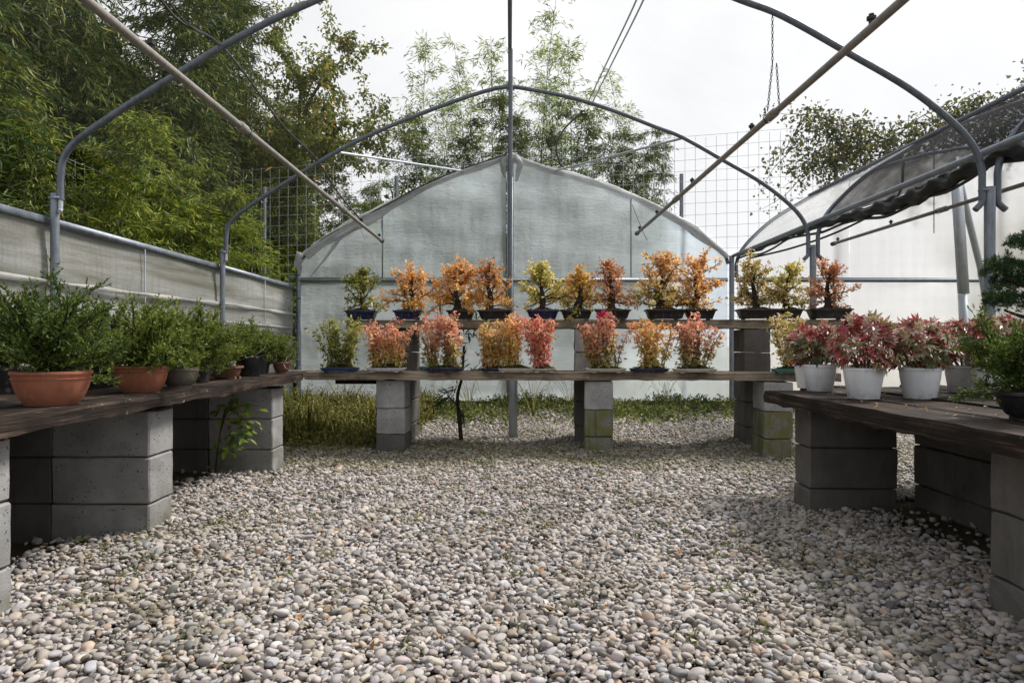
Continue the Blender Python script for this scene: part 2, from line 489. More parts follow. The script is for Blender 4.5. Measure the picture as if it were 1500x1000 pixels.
L_vine = leaf_mat('creeper_leaves', [(0, (0.055, 0.089, 0.036)), (.45, (0.120, 0.158, 0.056)), (.75, (0.204, 0.153, 0.071)), (1, (0.315, 0.332, 0.101))], .3)
L_ivy = leaf_mat('ivy_leaves', [(0, (0.028, 0.056, 0.020)), (.6, (0.070, 0.119, 0.035)), (1, (0.140, 0.210, 0.063))], .3)
L_jun = leaf_mat('juniper_foliage', [(0, (0.031, 0.057, 0.016)), (.4, (0.070, 0.117, 0.027)), (.75, (0.137, 0.195, 0.038)), (1, (0.244, 0.285, 0.061))], .3, .5)
L_jun2 = leaf_mat('bright_juniper_foliage', [(0, (0.045, 0.079, 0.019)), (.4, (0.112, 0.166, 0.034)), (.75, (0.203, 0.259, 0.048)), (1, (0.365, 0.394, 0.081))], .3, .5)
L_pine = leaf_mat('pine_needles', [(0, (0.015, 0.039, 0.018)), (.5, (0.039, 0.084, 0.033)), (1, (0.098, 0.165, 0.053))], .15)
L_red = leaf_mat('red_maple_leaves', [(0, (0.168, 0.039, 0.045)), (.22, (0.378, 0.055, 0.074)), (.38, (0.567, 0.088, 0.107)), (.48, (0.273, 0.121, 0.082)), (.62, (0.441, 0.308, 0.246)), (.82, (0.567, 0.473, 0.377)), (.92, (0.315, 0.220, 0.098)), (1, (0.200, 0.187, 0.061))], .25, .34, 'object', .6)  # pinkish-grey stops paint the sky's sheen into the leaf colour
L_redlow = leaf_mat('green_tinged_maple_leaves', [(0, (0.055, 0.075, 0.025)), (.4, (0.132, 0.150, 0.045)), (.65, (0.220, 0.163, 0.072)), (.85, (0.330, 0.275, 0.180)), (1, (0.286, 0.125, 0.081))], .25, .4, 'object', .5)
L_weed = leaf_mat('olive_weeds', [(0, (0.065, 0.081, 0.021)), (.4, (0.156, 0.169, 0.039)), (.75, (0.286, 0.273, 0.072)), (1, (0.442, 0.364, 0.130))], .35)
L_cover = leaf_mat('ground_cover_leaves', [(0, (0.046, 0.072, 0.018)), (.45, (0.111, 0.156, 0.036)), (.8, (0.221, 0.247, 0.065)), (1, (0.338, 0.286, 0.091))], .35)
L_lime = leaf_mat('lime_shrub_leaves', [(0, (.07, .14, .016)), (.5, (.14, .23, .025)), (1, (.26, .30, .045))], .45, .4, 'object')
L_oleander = leaf_mat('dark_narrow_leaves', [(0, (0.018, 0.039, 0.018)), (.6, (0.046, 0.078, 0.029)), (1, (0.104, 0.156, 0.046))], .3)
L_dry = leaf_mat('dry_leaves', [(0, (.20, .08, .03)), (.5, (.36, .17, .06)), (1, (.45, .28, .10))], .25)
L_yellow = leaf_mat('yellow_leaf', [(0, (.55, .30, .03)), (1, (.62, .36, .06))], .5, .5, 'object')
L_mag = leaf_mat('magenta_leaves', [(0, (.32, .012, .06)), (1, (.5, .03, .12))], .35)
AUT = {
    'green': [(0, (.07, .10, .025)), (.5, (.18, .22, .055)), (.85, (.36, .36, .09)), (1, (.52, .38, .11))],
    'orange': [(0, (.70, .28, .09)), (.35, (.82, .44, .16)), (.7, (.84, .58, .28)), (.88, (.82, .64, .28)), (1, (.82, .44, .34))],
    'amber': [(0, (.56, .26, .05)), (.4, (.80, .46, .10)), (.8, (.82, .60, .18)), (1, (.70, .30, .11))],
    'bronze': [(0, (.36, .20, .07)), (.4, (.56, .28, .09)), (.75, (.70, .36, .12)), (1, (.66, .25, .17))],
    'lemon': [(0, (.33, .35, .08)), (.4, (.60, .55, .14)), (.8, (.80, .66, .24)), (1, (.78, .50, .20))],
    'rust': [(0, (.32, .15, .06)), (.4, (.56, .26, .11)), (.8, (.68, .35, .21)), (1, (.68, .24, .22))],
    'straw': [(0, (.20, .19, .06)), (.35, (.42, .36, .12)), (.75, (.70, .56, .25)), (1, (.74, .40, .24))],
    'pink': [(0, (.62, .18, .16)), (.35, (.78, .30, .24)), (.65, (.80, .48, .33)), (.85, (.80, .62, .36)), (1, (.66, .14, .17))],
    'peach': [(0, (.66, .25, .12)), (.35, (.80, .38, .20)), (.7, (.80, .54, .28)), (.88, (.70, .56, .18)), (1, (.74, .20, .16))],
    'crimson': [(0, (.58, .13, .12)), (.4, (.78, .28, .21)), (.75, (.80, .48, .32)), (.9, (.70, .54, .26)), (1, (.62, .09, .12))],
    'lime': [(0, (.14, .17, .045)), (.5, (.34, .36, .10)), (1, (.62, .56, .18))],
}
LM = {}
def autumn(top, low, h=.4):
    k = (top, low)
    if k not in LM:
        LM[k] = leaf_mat('leaves_%s_over_%s' % k, AUT[top], .6, .5, 'island', .2, (0.02, h * .8), AUT[low])
    return LM[k]

# ================================================================== SETTING
def struct(o): o['kind'] = 'structure'; return o

def ground_h(x, y):
    return .012 * np.sin(x * 2.1 + .6) * np.sin(y * 1.7) + .008 * np.sin(x * 5.3 + y * 3.1)

# far ground
g = MB()
g.add([(-300, -300, -.075), (300, -300, -.075), (300, 400, -.075), (-300, 400, -.075)], [(0, 1, 2, 3)])
struct(g.build('ground', M_yard))
# earth bed inside the greenhouse, under the pebbles
g = MB()
nx, ny = 70, 110
xs = np.linspace(-2.84, 9.6, nx); ys = np.linspace(-1.2, 9.04, ny)
XX, YY = np.meshgrid(xs, ys, indexing='ij')
ZZ = ground_h(XX, YY) - .02
v = np.stack([XX, YY, ZZ], -1).reshape(-1, 3)
i = np.arange(nx - 1)[:, None] * ny; j = np.arange(ny - 1)[None, :]
g.add(v, np.stack([i + j, i + ny + j, i + ny + j + 1, i + j + 1], -1).reshape(-1, 4))
struct(g.build('greenhouse_floor', M_earth, smooth=True))

# ---------------------------------------------------------------- river pebbles
def pebble_mat():
    b = NB('river_pebbles')
    r = b.n('ObjectInfo').outputs['Random']
    wn = b.n('TexWhiteNoise'); wn.noise_dimensions = '1D'; b.l(r, wn.inputs['W'])
    col = b.ramp(r, [(0, (0.07, 0.07, 0.075)), (0.07, (0.14, 0.137, 0.135)), (0.2, (0.245, 0.236, 0.228)), (0.4, (0.335, 0.322, 0.31)), (0.6, (0.395, 0.38, 0.37)), (0.8, (0.45, 0.437, 0.426)), (0.95, (0.52, 0.51, 0.5)), (1, (0.58, 0.57, 0.565))])
    dirt = b.noise(b.wpos(), 2.6, 6, .7)
    col = b.mix(b.ramp(dirt, [(.42, (0,) * 3), (.68, (.35,) * 3)]), col, (.19, .175, .15))
    hue = b.ramp(wn.outputs['Value'], [(0, (1.0, .91, .74)), (.14, (1, .96, .91)), (.34, (1, .98, .98)), (.52, (.84, .90, 1.0)), (.66, (1, .91, .92)), (.9, (.97, .98, .96)), (.985, (.95, .72, .58)), (1, (.85, .66, .5))])
    col = b.mix(1, col, hue, 'MULTIPLY')
    col = b.mix(1, col, (1.0, .972, .955), 'MULTIPLY')
    p = b.n('TexCoord').outputs['Object']
    n_ = b.noise(p, 2.2, 4, .6)
    col = b.mix(b.ramp(n_, [(.3, (.35,) * 3), (.6, (0,) * 3)]), col, b.mix(.5, col, (.2, .18, .14)))
    wp = b.wpos()
    pat = b.noise(wp, 1.3, 5, .65)
    moss = b.math('MULTIPLY', b.ramp(pat, [(.50, (0,) * 3), (.66, (.55,) * 3)]), b.ramp(n_, [(.35, (0,) * 3), (.6, (1,) * 3)]))
    y = b.n('SeparateXYZ'); b.l(wp, y.inputs[0])
    band = b.ramp(b.math('MULTIPLY', y.outputs[1], .1), [(.40, (0,) * 3), (.445, (1,) * 3), (.50, (1,) * 3), (.56, (.25,) * 3)])
    moss = b.math('ADD', moss, b.math('MULTIPLY', band, b.ramp(n_, [(.35, (0,) * 3), (.6, (.75,) * 3)])), clamp=True)
    col = b.mix(moss, col, (.125, .115, .035))
    return b.done(b.bsdf(col, .62, 0, .35, b.noise(p, 9, 3), .12, .05))
M_pebble = pebble_mat()

pcol = bpy.data.collections.new('pebble_shapes')
rng = np.random.default_rng(3)
import bmesh
for k in range(8):
    bm = bmesh.new()
    bmesh.ops.create_icosphere(bm, subdivisions=3, radius=.5)
    ph = rng.uniform(0, 6, 6); am = rng.uniform(.03, .10, 3)
    for vv in bm.verts:
        c = vv.co
        f = 1 + am[0] * math.sin(c.x * 5 + ph[0]) + am[1] * math.sin(c.y * 6 + ph[1]) + am[2] * math.sin(c.x * 3 + c.y * 4 + c.z * 4 + ph[2])
        e = 2.4
        nrm = (abs(c.x * 2) ** e + abs(c.y * 2) ** e + abs(c.z * 2) ** e) ** (-1 / e)
        vv.co = c * f * (.6 + .4 * nrm)
        vv.co.x *= 1 + .25 * c.y * math.sin(ph[3])
    me = bpy.data.meshes.new('pebble'); bm.to_mesh(me); bm.free()
    me.polygons.foreach_set('use_smooth', np.ones(len(me.polygons), dtype=bool))
    me.materials.append(M_pebble)
    pcol.objects.link(bpy.data.objects.new('pebble', me))

def scatter(name, mat, pts, rot, scl, idx, coll):
    me = bpy.data.meshes.new(name)
    n = len(pts)
    me.vertices.add(n); me.vertices.foreach_set('co', np.asarray(pts, float).ravel())
    a = me.attributes.new('rot', 'FLOAT_VECTOR', 'POINT'); a.data.foreach_set('vector', np.asarray(rot, float).ravel())
    a = me.attributes.new('scl', 'FLOAT_VECTOR', 'POINT'); a.data.foreach_set('vector', np.asarray(scl, float).ravel())
    a = me.attributes.new('idx', 'INT', 'POINT'); a.data.foreach_set('value', np.asarray(idx, np.int32))
    me.materials.append(mat)
    o = bpy.data.objects.new(name, me); COL.objects.link(o)
    ng = bpy.data.node_groups.new(name + '_nodes', 'GeometryNodeTree')
    ng.interface.new_socket('Geometry', in_out='INPUT', socket_type='NodeSocketGeometry')
    ng.interface.new_socket('Geometry', in_out='OUTPUT', socket_type='NodeSocketGeometry')
    gi = ng.nodes.new('NodeGroupInput'); go = ng.nodes.new('NodeGroupOutput')
    ci = ng.nodes.new('GeometryNodeCollectionInfo')
    ci.inputs['Collection'].default_value = coll
    ci.inputs['Separate Children'].default_value = True
    ci.inputs['Reset Children'].default_value = True
    ip = ng.nodes.new('GeometryNodeInstanceOnPoints')
    ip.inputs['Pick Instance'].default_value = True
    def na(nm, typ):
        x = ng.nodes.new('GeometryNodeInputNamedAttribute'); x.data_type = typ
        x.inputs['Name'].default_value = nm
        return x.outputs['Attribute']
    L = ng.links.new
    L(gi.outputs[0], ip.inputs['Points']); L(ci.outputs[0], ip.inputs['Instance'])
    L(na('idx', 'INT'), ip.inputs['Instance Index'])
    L(na('rot', 'FLOAT_VECTOR'), ip.inputs['Rotation'])
    L(na('scl', 'FLOAT_VECTOR'), ip.inputs['Scale'])
    L(ip.outputs[0], go.inputs[0])
    md = o.modifiers.new('scatter', 'NODES'); md.node_group = ng
    return o

def pebble_field():
    rng = np.random.default_rng(11)
    P = []
    for layer, (sp, z) in enumerate(((.0155, -.008), (.0205, .004))):
        xs = np.arange(-2.82, 3.6, sp); ys = np.arange(1.0, 8.6, sp * .95)
        X, Y = np.meshgrid(xs, ys); X = X.ravel(); Y = Y.ravel()
        X = X + rng.uniform(-.5, .5, len(X)) * sp; Y = Y + rng.uniform(-.5, .5, len(Y)) * sp
        keep = np.ones(len(X), bool)
        thin = np.clip((Y - 5.9 - .35 * np.sin(X * 2.3) - .2 * np.sin(X * 7)) / 1.6, 0, 1)
        thin = np.maximum(thin, np.clip((-X - 1.2) / .6, 0, 1) * np.clip((Y - 4.9) / .5, 0, 1))
        keep &= rng.uniform(size=len(X)) > thin * .93
        if layer: keep &= rng.uniform(size=len(X)) > .25
        keep &= np.abs(X) < .80 * Y + .6
        # gravel thinned to dark earth under the benches, deepening the shade there
        under = np.clip(np.maximum(-X - 1.55, X - 1.5) / .3, 0, 1) * (Y < 4.6) * (1 - .85 * ((X > 1.5) & (Y > 3.4)))
        keep &= rng.uniform(size=len(X)) > under * .97
        X, Y = X[keep], Y[keep]
        P.append(np.stack([X, Y, ground_h(X, Y) + z + rng.uniform(-.005, .006, len(X))], -1))
    P = np.concatenate(P); n = len(P)
    a = np.clip(rng.lognormal(math.log(.0190), .37, n), .008, .044)
    bq = a * np.clip(rng.normal(.74, .11, n), .48, 1)
    c = a * np.clip(rng.normal(.52, .1, n), .3, .8)
    rot = np.stack([rng.normal(0, .33, n), rng.normal(0, .33, n), rng.uniform(0, 6.28, n)], -1)
    return scatter('gravel', M_pebble, P, rot, np.stack([a, bq, c], -1), rng.integers(0, 8, n), pcol)
gv = pebble_field(); gv['kind'] = 'stuff'

# ================================================================== GREENHOUSE FRAME
HL = [(-2.765, 1.66), (-2.765, 1.80), (-2.745, 1.92), (-2.66, 2.03), (-2.44, 2.185), (-2.12, 2.39), (-1.66, 2.665), (-1.2, 2.885), (-.6, 3.12), (-.2, 3.25), (0, 3.28)]
HR = [(.2, 3.255), (.6, 3.175), (1.02, 3.045), (1.42, 2.89), (1.68, 2.79), (2.09, 2.56), (2.45, 2.35), (2.72, 2.14), (2.85, 1.99), (2.90, 1.86), (2.905, 1.76), (2.905, 1.66)]
HOOP = HL + HR
def bay2(p):
    x, z = p; dx = 2.905 - x
    return (3.0 + dx * 1.06, z + .10 * min(1, max(0, dx) / .6) * (1 if dx < 2.9 else 0) + (.1 if dx >= 2.9 else 0))
HOOP2 = [bay2(p) for p in reversed(HOOP)]
APEX2 = bay2((0, 3.28))[0]
HOOP2 = [p for p in HOOP2 if p[0] <= APEX2 + .01]
HOOP2 = HOOP2 + [(2 * APEX2 - x, z) for x, z in reversed(HOOP2[:-1])]
hoop_xz = spline([(x, 0, z) for x, z in HOOP], 5)
hoop2_xz = spline([(x, 0, z) for x, z in HOOP2], 5)
def arch_z(prof, x):
    return np.interp(x, prof[:, 0], prof[:, 2])
gable_xz = spline([(-2.79, 0, 1.80), (-2.74, 0, 1.93), (-2.5, 0, 2.13), (-2.1, 0, 2.36), (-1.69, 0, 2.57), (-1.2, 0, 2.83), (-.8, 0, 3.01), (-.4, 0, 3.15), (-.08, 0, 3.255), (0, 0, 3.28), (.08, 0, 3.255), (.48, 0, 3.12), (.95, 0, 2.99), (1.385, 0, 2.85), (1.93, 0, 2.61), (2.35, 0, 2.36), (2.65, 0, 2.14), (2.84, 0, 1.98), (2.89, 0, 1.84)], 4)
def at_y(prof, y): p = prof.copy(); p[:, 1] = y; return p

def arch(y, label, label2):
    e = empty('greenhouse_arch', label, 'greenhouse arch', (0, y, 0))
    m = MB(); m.tube(hoop_xz, .0205, 10); m.build('hoop_pipe', M_hoop, e, 40)
    for sx, r in ((-2.80, .025), (2.952, .031)):
        m = MB(); m.tube([(sx - .01 * np.sign(sx), 0, -.05), (sx, 0, .8), (sx, 0, 1.70 if sx < 0 else 1.74)], r, 12); m.build('post', M_galv, e, 40)
    m = MB(); m.tube([(-2.763, -.002, 1.70), (-2.763, -.002, 1.60), (-2.75, -.03, 1.585)], .013, 8); m.build('pin', M_pale, e, 40)
    m = MB(); m.tube(spline([(2.905, 0, 1.68), (2.90, 0, 1.64), (2.862, 0, 1.60)], 3), .0195, 8); m.build('bent_foot', M_hoop, e, 40)
    for x, z in ((-2.79, 1.67), (2.93, 1.72)):
        m = MB(); m.box(x - .034, x + .03, -.026, .026, z - .008, z + .008); m.build('clamp', M_galv, e)
    m = MB(); m.box(-.03, .03, -.03, .03, 3.255, 3.31); m.build('clamp', M_galv, e)
    e2 = empty('greenhouse_arch', label2, 'greenhouse arch', (0, y, 0))
    m = MB(); m.tube(hoop2_xz, .0205, 10); m.build('hoop_pipe', M_hoop, e2, 40)
    m = MB(); m.tube(spline([(3.0, 0, 1.68), (3.005, 0, 1.64), (3.05, 0, 1.60)], 3), .0195, 8); m.build('bent_foot', M_hoop, e2, 40)
    x = 2 * APEX2 - 2.952
    m = MB(); m.tube([(x, 0, -.05), (x, 0, .8), (x, 0, 1.74)], .031, 12); m.build('post', M_galv, e2, 40)
arch(4.2, 'nearest grey steel hoop spanning the aisle, its left leg rising behind the terracotta pots',
     'grey right bay hoop at the nearest right post, crossed by the black roof net')
arch(6.65, 'middle grey steel hoop with its peak above the centre post',
     'grey right bay hoop rising through the clear film strip above the shelf end')

m = MB(); m.tube([(0, .6, 3.262), (0, 9.02, 3.262)], .017, 8)
tag(m.build('ridge_pipe', M_hoop, None, 40), 'dark ridge pipe running overhead along the middle of the greenhouse', 'pipe')

e = empty('centre_post', 'steel centre post standing in the pebbles behind the two shelves', 'post', (0.01, 5.72, 0))
m = MB(); m.tube([(-.012, 0, .9), (-.004, 0, 3.245)], .0185, 10); m.build('upper_pole', M_hoop, e, 40)
m = MB(); m.box(-.02, .052, -.042, .042, -.05, .91); m.build('square_sleeve', M_pale, e)

for sx, labels in ((-1, 'thin pale brace from the middle hoop to the left of the gable peak'), (1, 'thin pale brace from the middle hoop to the right of the gable peak')):
    x = 1.665 * sx
    m = MB(); m.tube([(x, 6.65, arch_z(hoop_xz, x) - .02), (-.62 if sx < 0 else .58, 9.0, 3.06)], .013, 8)
    tag(m.build('brace', M_pale, None, 40), labels, 'brace')

# ---- gable wall
GY = 9.05
def sheet(name, xs, z0f, z1f, y, mat, parent, nz_=22, amp=.012, seed=0):
    rng = np.random.default_rng(seed)
    ph = rng.uniform(0, 6, 6)
    m = MB(); n = len(xs); v = []
    for x in xs:
        a, b_ = z0f(x), z1f(x)
        for k in range(nz_ + 1):
            t = k / nz_; z = a + (b_ - a) * t
            dy = amp * (math.sin(x * 4 + z * 3 + ph[0]) + .6 * math.sin(x * 11 - z * 9 + ph[1]) + .5 * math.sin(x * 2 + z * 17 + ph[2]))
            v.append((x, y + dy, z))
    i = np.arange(n - 1)[:, None] * (nz_ + 1); j = np.arange(nz_)[None, :]
    m.add(v, np.stack([i + j, i + nz_ + 1 + j, i + nz_ + 2 + j, i + j + 1], -1).reshape(-1, 4))
    return m.build(name, mat, parent, True)
gb = empty('gable_wall', 'clouded polythene gable wall closing the far end behind the bonsai shelves', 'greenhouse wall', (0, 0, 0))
ZB = 1.63
for k, (a, b_) in enumerate(((-2.79, -1.69), (-1.685, -.05), (.05, 1.60), (1.605, 2.88))):
    xs = np.linspace(a, b_, 24)
    sheet('upper_sheet', xs, lambda x: ZB + .03, lambda x: float(arch_z(gable_xz, x)) - .03, GY, M_film, gb, 20, .008, k)
for k, (a, b_) in enumerate(((-2.79, -.05), (.05, 2.88))):
    sheet('lower_sheet', np.linspace(a, b_, 40), lambda x: .03, lambda x: ZB - .03, GY, M_film, gb, 16, .008, 10 + k)
m = MB(); m.box(-2.79, 2.88, GY - .02, GY + .02, ZB - .026, ZB + .026); m.build('crossbar', M_galv, gb)
m = MB(); m.box(-2.79, 2.88, GY - .034, GY - .021, ZB - .014, ZB + .014); m.build('crossbar_groove', M_pale, gb)
m = MB(); m.box(-.04, .04, GY - .045, GY + .045, -.05, 3.25); m.build('gable_post', M_pale, gb)
for x in (-1.6875, 1.6025):
    m = MB(); m.tube([(x, GY - .01, ZB + .03), (x, GY - .01, float(arch_z(gable_xz, x)))], .008, 6); m.build('seam', M_galv, gb)
m = MB(); m.tube(at_y(gable_xz, GY), .024, 10); m.build('end_hoop', M_hoop, gb, 40)
for x in (-2.80, 2.94):
    m = MB(); m.tube([(x, GY, -.05), (x, GY, 1.2), (x, GY, 1.95)], .034, 10); m.build('corner_post', M_galv, gb, 40)
m = MB(); m.box(-2.79, 2.88, GY - .03, GY + .03, -.04, .025); m.build('sill_board', M_wood_side, gb)
def crumple(path, rad, seed, mat, name, parent, n=14, squash=1.0):
    rng = np.random.default_rng(seed)
    k = len(path)
    rr = np.empty((k, n))
    th = np.arange(n) * 2 * PI / n
    for q in range(k):
        t = q / max(1, k - 1)
        r0 = np.interp(t, np.linspace(0, 1, len(rad)), rad)
        rr[q] = r0 * (1 + .25 * np.sin(th * 2 + q * .55 + seed) + .2 * np.sin(th * 3 - q * .9) + rng.normal(0, .05, n)) * squash
    m = MB(); m.tube(path, rr, n); return m.build(name, mat, parent, 60)
top = at_y(gable_xz, GY - .045)[5:-3]
top[:, 2] -= .03
crumple(top, [.05, .075, .03, .035, .045, .04, .035, .05, .03], 2, M_film2, 'rolled_film_edge', gb)
# folds hanging off the ridge and the left corner
for k, (pts, r_) in enumerate((
        ([(-.04, GY - .07, 3.25), (-.09, GY - .08, 3.13), (-.07, GY - .06, 2.98)], [.05, .05, .012]),
        ([(.05, GY - .07, 3.25), (.13, GY - .08, 3.15), (.08, GY - .06, 2.92)], [.05, .045, .012]),
        ([(-1.95, GY - .05, 2.38), (-2.25, GY - .06, 2.15), (-2.4, GY - .06, 1.95), (-2.62, GY - .05, 1.68)], [.018, .022, .016, .006]),
        ([(-2.76, GY - .05, 1.98), (-2.79, GY - .06, 1.86), (-2.77, GY - .05, 1.7)], [.05, .05, .02]))):
    crumple(spline(pts, 6), r_, 20 + k, M_film2, 'film_fold', gb, 10)
m = MB(); m.tube(at_y(gable_xz, GY - .1)[8:34] + np.array((0, 0, .0)), .010, 6); m.build('edge_cord', M_dark, gb, 40)

# right bay gable
gb2 = empty('gable_wall', 'bright polythene gable wall of the right bay behind the red maples', 'greenhouse wall', (0, 0, 0))
XR = 2 * APEX2 - 3.02
xe = [3.02, 4.5, 6.0, 7.6, XR]
for k in range(4):
    xs = np.linspace(xe[k] + .003, xe[k + 1] - .003, 22)
    sheet('upper_sheet', xs, lambda x: ZB + .03, lambda x: float(arch_z(hoop2_xz, x)) - .03, GY, M_film_r, gb2, 20, .010, 30 + k)
    sheet('lower_sheet', xs, lambda x: .03, lambda x: ZB - .03, GY, M_film_r, gb2, 14, .010, 40 + k)
m = MB(); m.box(3.0, XR, GY - .02, GY + .02, ZB - .03, ZB + .03); m.build('crossbar', M_galv, gb2)
m = MB(); m.box(3.0, XR, GY - .034, GY - .021, ZB - .012, ZB + .012); m.build('crossbar_groove', M_pale, gb2)
m = MB(); m.tube(at_y(hoop2_xz, GY), .024, 10); m.build('end_hoop', M_hoop, gb2, 40)
m = MB(); m.box(3.0, XR, GY - .03, GY + .03, -.04, .025); m.build('sill_board', M_wood_side, gb2)

# square post and its pale brace in the right bay
e = empty('square_post', 'blue-grey galvanised square post in the right bay with a diagonal brace', 'post', (4.55, 6.9, 0))
m = MB()
for (z0, z1, dx0, dx1) in ((-.05, 1.28, .105, .035), (1.285, 2.66, .035, -.05)):
    m = MB(); h = .037
    m.add([(dx0 - h, -h, z0), (dx0 + h, -h, z0), (dx0 + h, h, z0), (dx0 - h, h, z0), (dx1 - h, -h, z1), (dx1 + h, -h, z1), (dx1 + h, h, z1), (dx1 - h, h, z1)],
          [(3, 2, 1, 0), (4, 5, 6, 7), (0, 1, 5, 4), (1, 2, 6, 5), (2, 3, 7, 6), (3, 0, 4, 7)])
    m.build('post_length', M_pale, e)
m = MB(); m.tube([(0.0, .08, 2.62), (.62, .6, 1.62), (.95, .9, .9)], .035, 10); m.build('diagonal_brace', M_pale, e, 40)

# gutter pipe, purlin, nets of the right bay
m = MB(); m.tube([(2.953, -.5, 1.99), (2.953, 9.02, 1.945)], .023, 10)
tag(m.build('gutter_pipe', M_galv, None, 40), 'grey pipe along the valley between the two bays beside the rolled net', 'pipe')
PX = 3.96; PZ = float(arch_z(hoop2_xz, PX)) + .03
m = MB(); m.tube([(PX, -.5, PZ), (PX, 9.02, PZ)], .024, 8)
tag(m.build('purlin_pipe', M_hoop, None, 40), 'grey pipe along the top edge of the black shade net at upper right', 'pipe')
def roofsheet(prof, x0, x1, y0, y1, lift, nu, nv, mat, name, parent, sag=.03, seed=1):
    m = MB(); v = []
    for a in range(nu + 1):
        x = x0 + (x1 - x0) * a / nu
        for b_ in range(nv + 1):
            y = y0 + (y1 - y0) * b_ / nv
            z = float(arch_z(prof, x)) + lift - sag * abs(math.sin(PI * (y - 4.2) / 2.45)) + .01 * math.sin(x * 9 + y * 5 + seed)
            v.append((x, y, z))
    i = np.arange(nu)[:, None] * (nv + 1); j = np.arange(nv)[None, :]
    m.add(v, np.stack([i + j, i + nv + 1 + j, i + nv + 2 + j, i + j + 1], -1).reshape(-1, 4))
    return m.build(name, mat, parent, True)
o = roofsheet(hoop2_xz, 3.03, PX, -.5, 6.62, .024, 10, 40, M_shade, 'shade_net', None)
tag(o, 'black shade net stretched between the valley pipe and the pipe above it', 'net')
o = roofsheet(hoop2_xz, 3.03, PX, 6.64, 9.0, .024, 10, 16, M_clear, 'clear_film', None)
tag(o, 'strip of clear plastic film over the far end of the right bay', 'plastic film')
path = spline([(2.99, 9.0, 1.96), (3.0, 8.2, 1.93), (3.02, 7.4, 1.96), (3.03, 6.6, 1.94), (3.06, 5.9, 1.91), (3.07, 5.3, 1.89), (3.07, 4.8, 1.92), (3.05, 4.3, 1.95), (3.07, 3.8, 1.92), (3.07, 3.2, 1.94), (3.07, 2.4, 1.93)], 16)
o = crumple(path, [.022, .026, .03, .036, .05, .056, .05, .046, .056, .056], 5, M_dark, 'rolled_shade_net', None, 16)
tag(o, 'crumpled roll of black netting sagging along the valley between the bays', 'net')
for dz, dx, lab in ((-.06, .0, 'lower black hose slung under the rolled net of the right bay'), (.035, .05, 'upper black hose lying along the rolled net of the right bay')):
    q = path[::8] + np.array((dx, 0, dz)); q[:, 2] += .02 * np.sin(np.arange(len(q)) * 1.9 + dx * 40)
    m = MB(); m.tube(spline(q, 3), .013, 6)
    tag(m.build('hose', M_dark, None, 40), lab, 'hose')
m = MB(); m.tube(spline([(3.02, 8.6, 1.86), (3.3, 7.9, 1.9), (3.6, 7.3, 2.02), (3.9, 6.9, 2.25), (3.75, 6.5, 2.5)], 8), .012, 6)
tag(m.build('loose_cord', M_dark, None, 40), 'loose dark cord hanging under the film strip of the right bay', 'cord')

# fine hail net over the main bay
nt_ = empty('hail_net', 'fine pale net lying over the hoops of the main bay', 'net', (0, 0, 0))
roofsheet(hoop_xz, -2.7, -.03, -.3, 9.0, .026, 24, 30, M_hail, 'net_half', nt_)
roofsheet(hoop_xz, .03, 2.84, -.3, 9.0, .026, 24, 30, M_hail, 'net_half', nt_)

# ---- left side wall
sw = empty('side_wall', 'low grimy translucent side wall with a grey rail behind the junipers', 'greenhouse wall', (0, 0, 0))
joint = [-.6, 1.75, 4.2, 6.65, 9.0]
for k in range(4):
    m = MB(); a, b_ = joint[k] + .004, joint[k + 1] - .004
    nU, nV = 40, 26; v = []
    for u in range(nU + 1):
        y = a + (b_ - a) * u / nU
        for q in range(nV + 1):
            z = -.03 + 1.54 * q / nV
            x = -2.858 + .006 * math.sin(z * 16 + .3 * math.sin(y * 2)) + .006 * math.sin(y * 3 + z * 5 + k) + .018 * math.exp(-((z - 1.16 + .02 * math.sin(y)) / .025) ** 2) + .012 * math.exp(-((z - .98) / .02) ** 2)
            v.append((x, y, z))
    i = np.arange(nU)[:, None] * (nV + 1); j = np.arange(nV)[None, :]
    m.add(v, np.stack([i + j, i + nV + 1 + j, i + nV + 2 + j, i + j + 1], -1).reshape(-1, 4))
    m.build('wall_sheet', M_side, sw, True)
    m = MB(); m.box(-2.885, -2.835, a, b_, 1.512, 1.556); m.build('top_rail', M_galv, sw)
for y in (5.3, 7.9):
    m = MB(); m.box(-2.838, -2.832, y, y + .008, .0, 1.51); m.build('seam_tape', M_galv, sw)
for z0, w_ in ((1.165, .016), (.985, .012)):
    for k in range(4):
        m = MB(); a, b_ = joint[k] + .02, joint[k + 1] - .02; v = []
        for q in range(41):
            y = a + (b_ - a) * q / 40; z = z0 + .012 * math.sin(y * .7 + k) + .0015 * math.sin(y * 11)
            for dz, dx in ((-w_, .0), (-w_ * .3, .009), (w_ * .4, .010), (w_, .0)): v.append((-2.832 + dx + .006 * math.sin(y * 3), y, z + dz * (1 + .3 * math.sin(y * 7))))
        i = np.arange(40)[:, None] * 4; j = np.arange(3)[None, :]
        m.add(v, np.stack([i + j, i + j + 1, i + j + 5, i + j + 4], -1).reshape(-1, 4))
        m.build('sheet_fold', M_film3, sw, True)

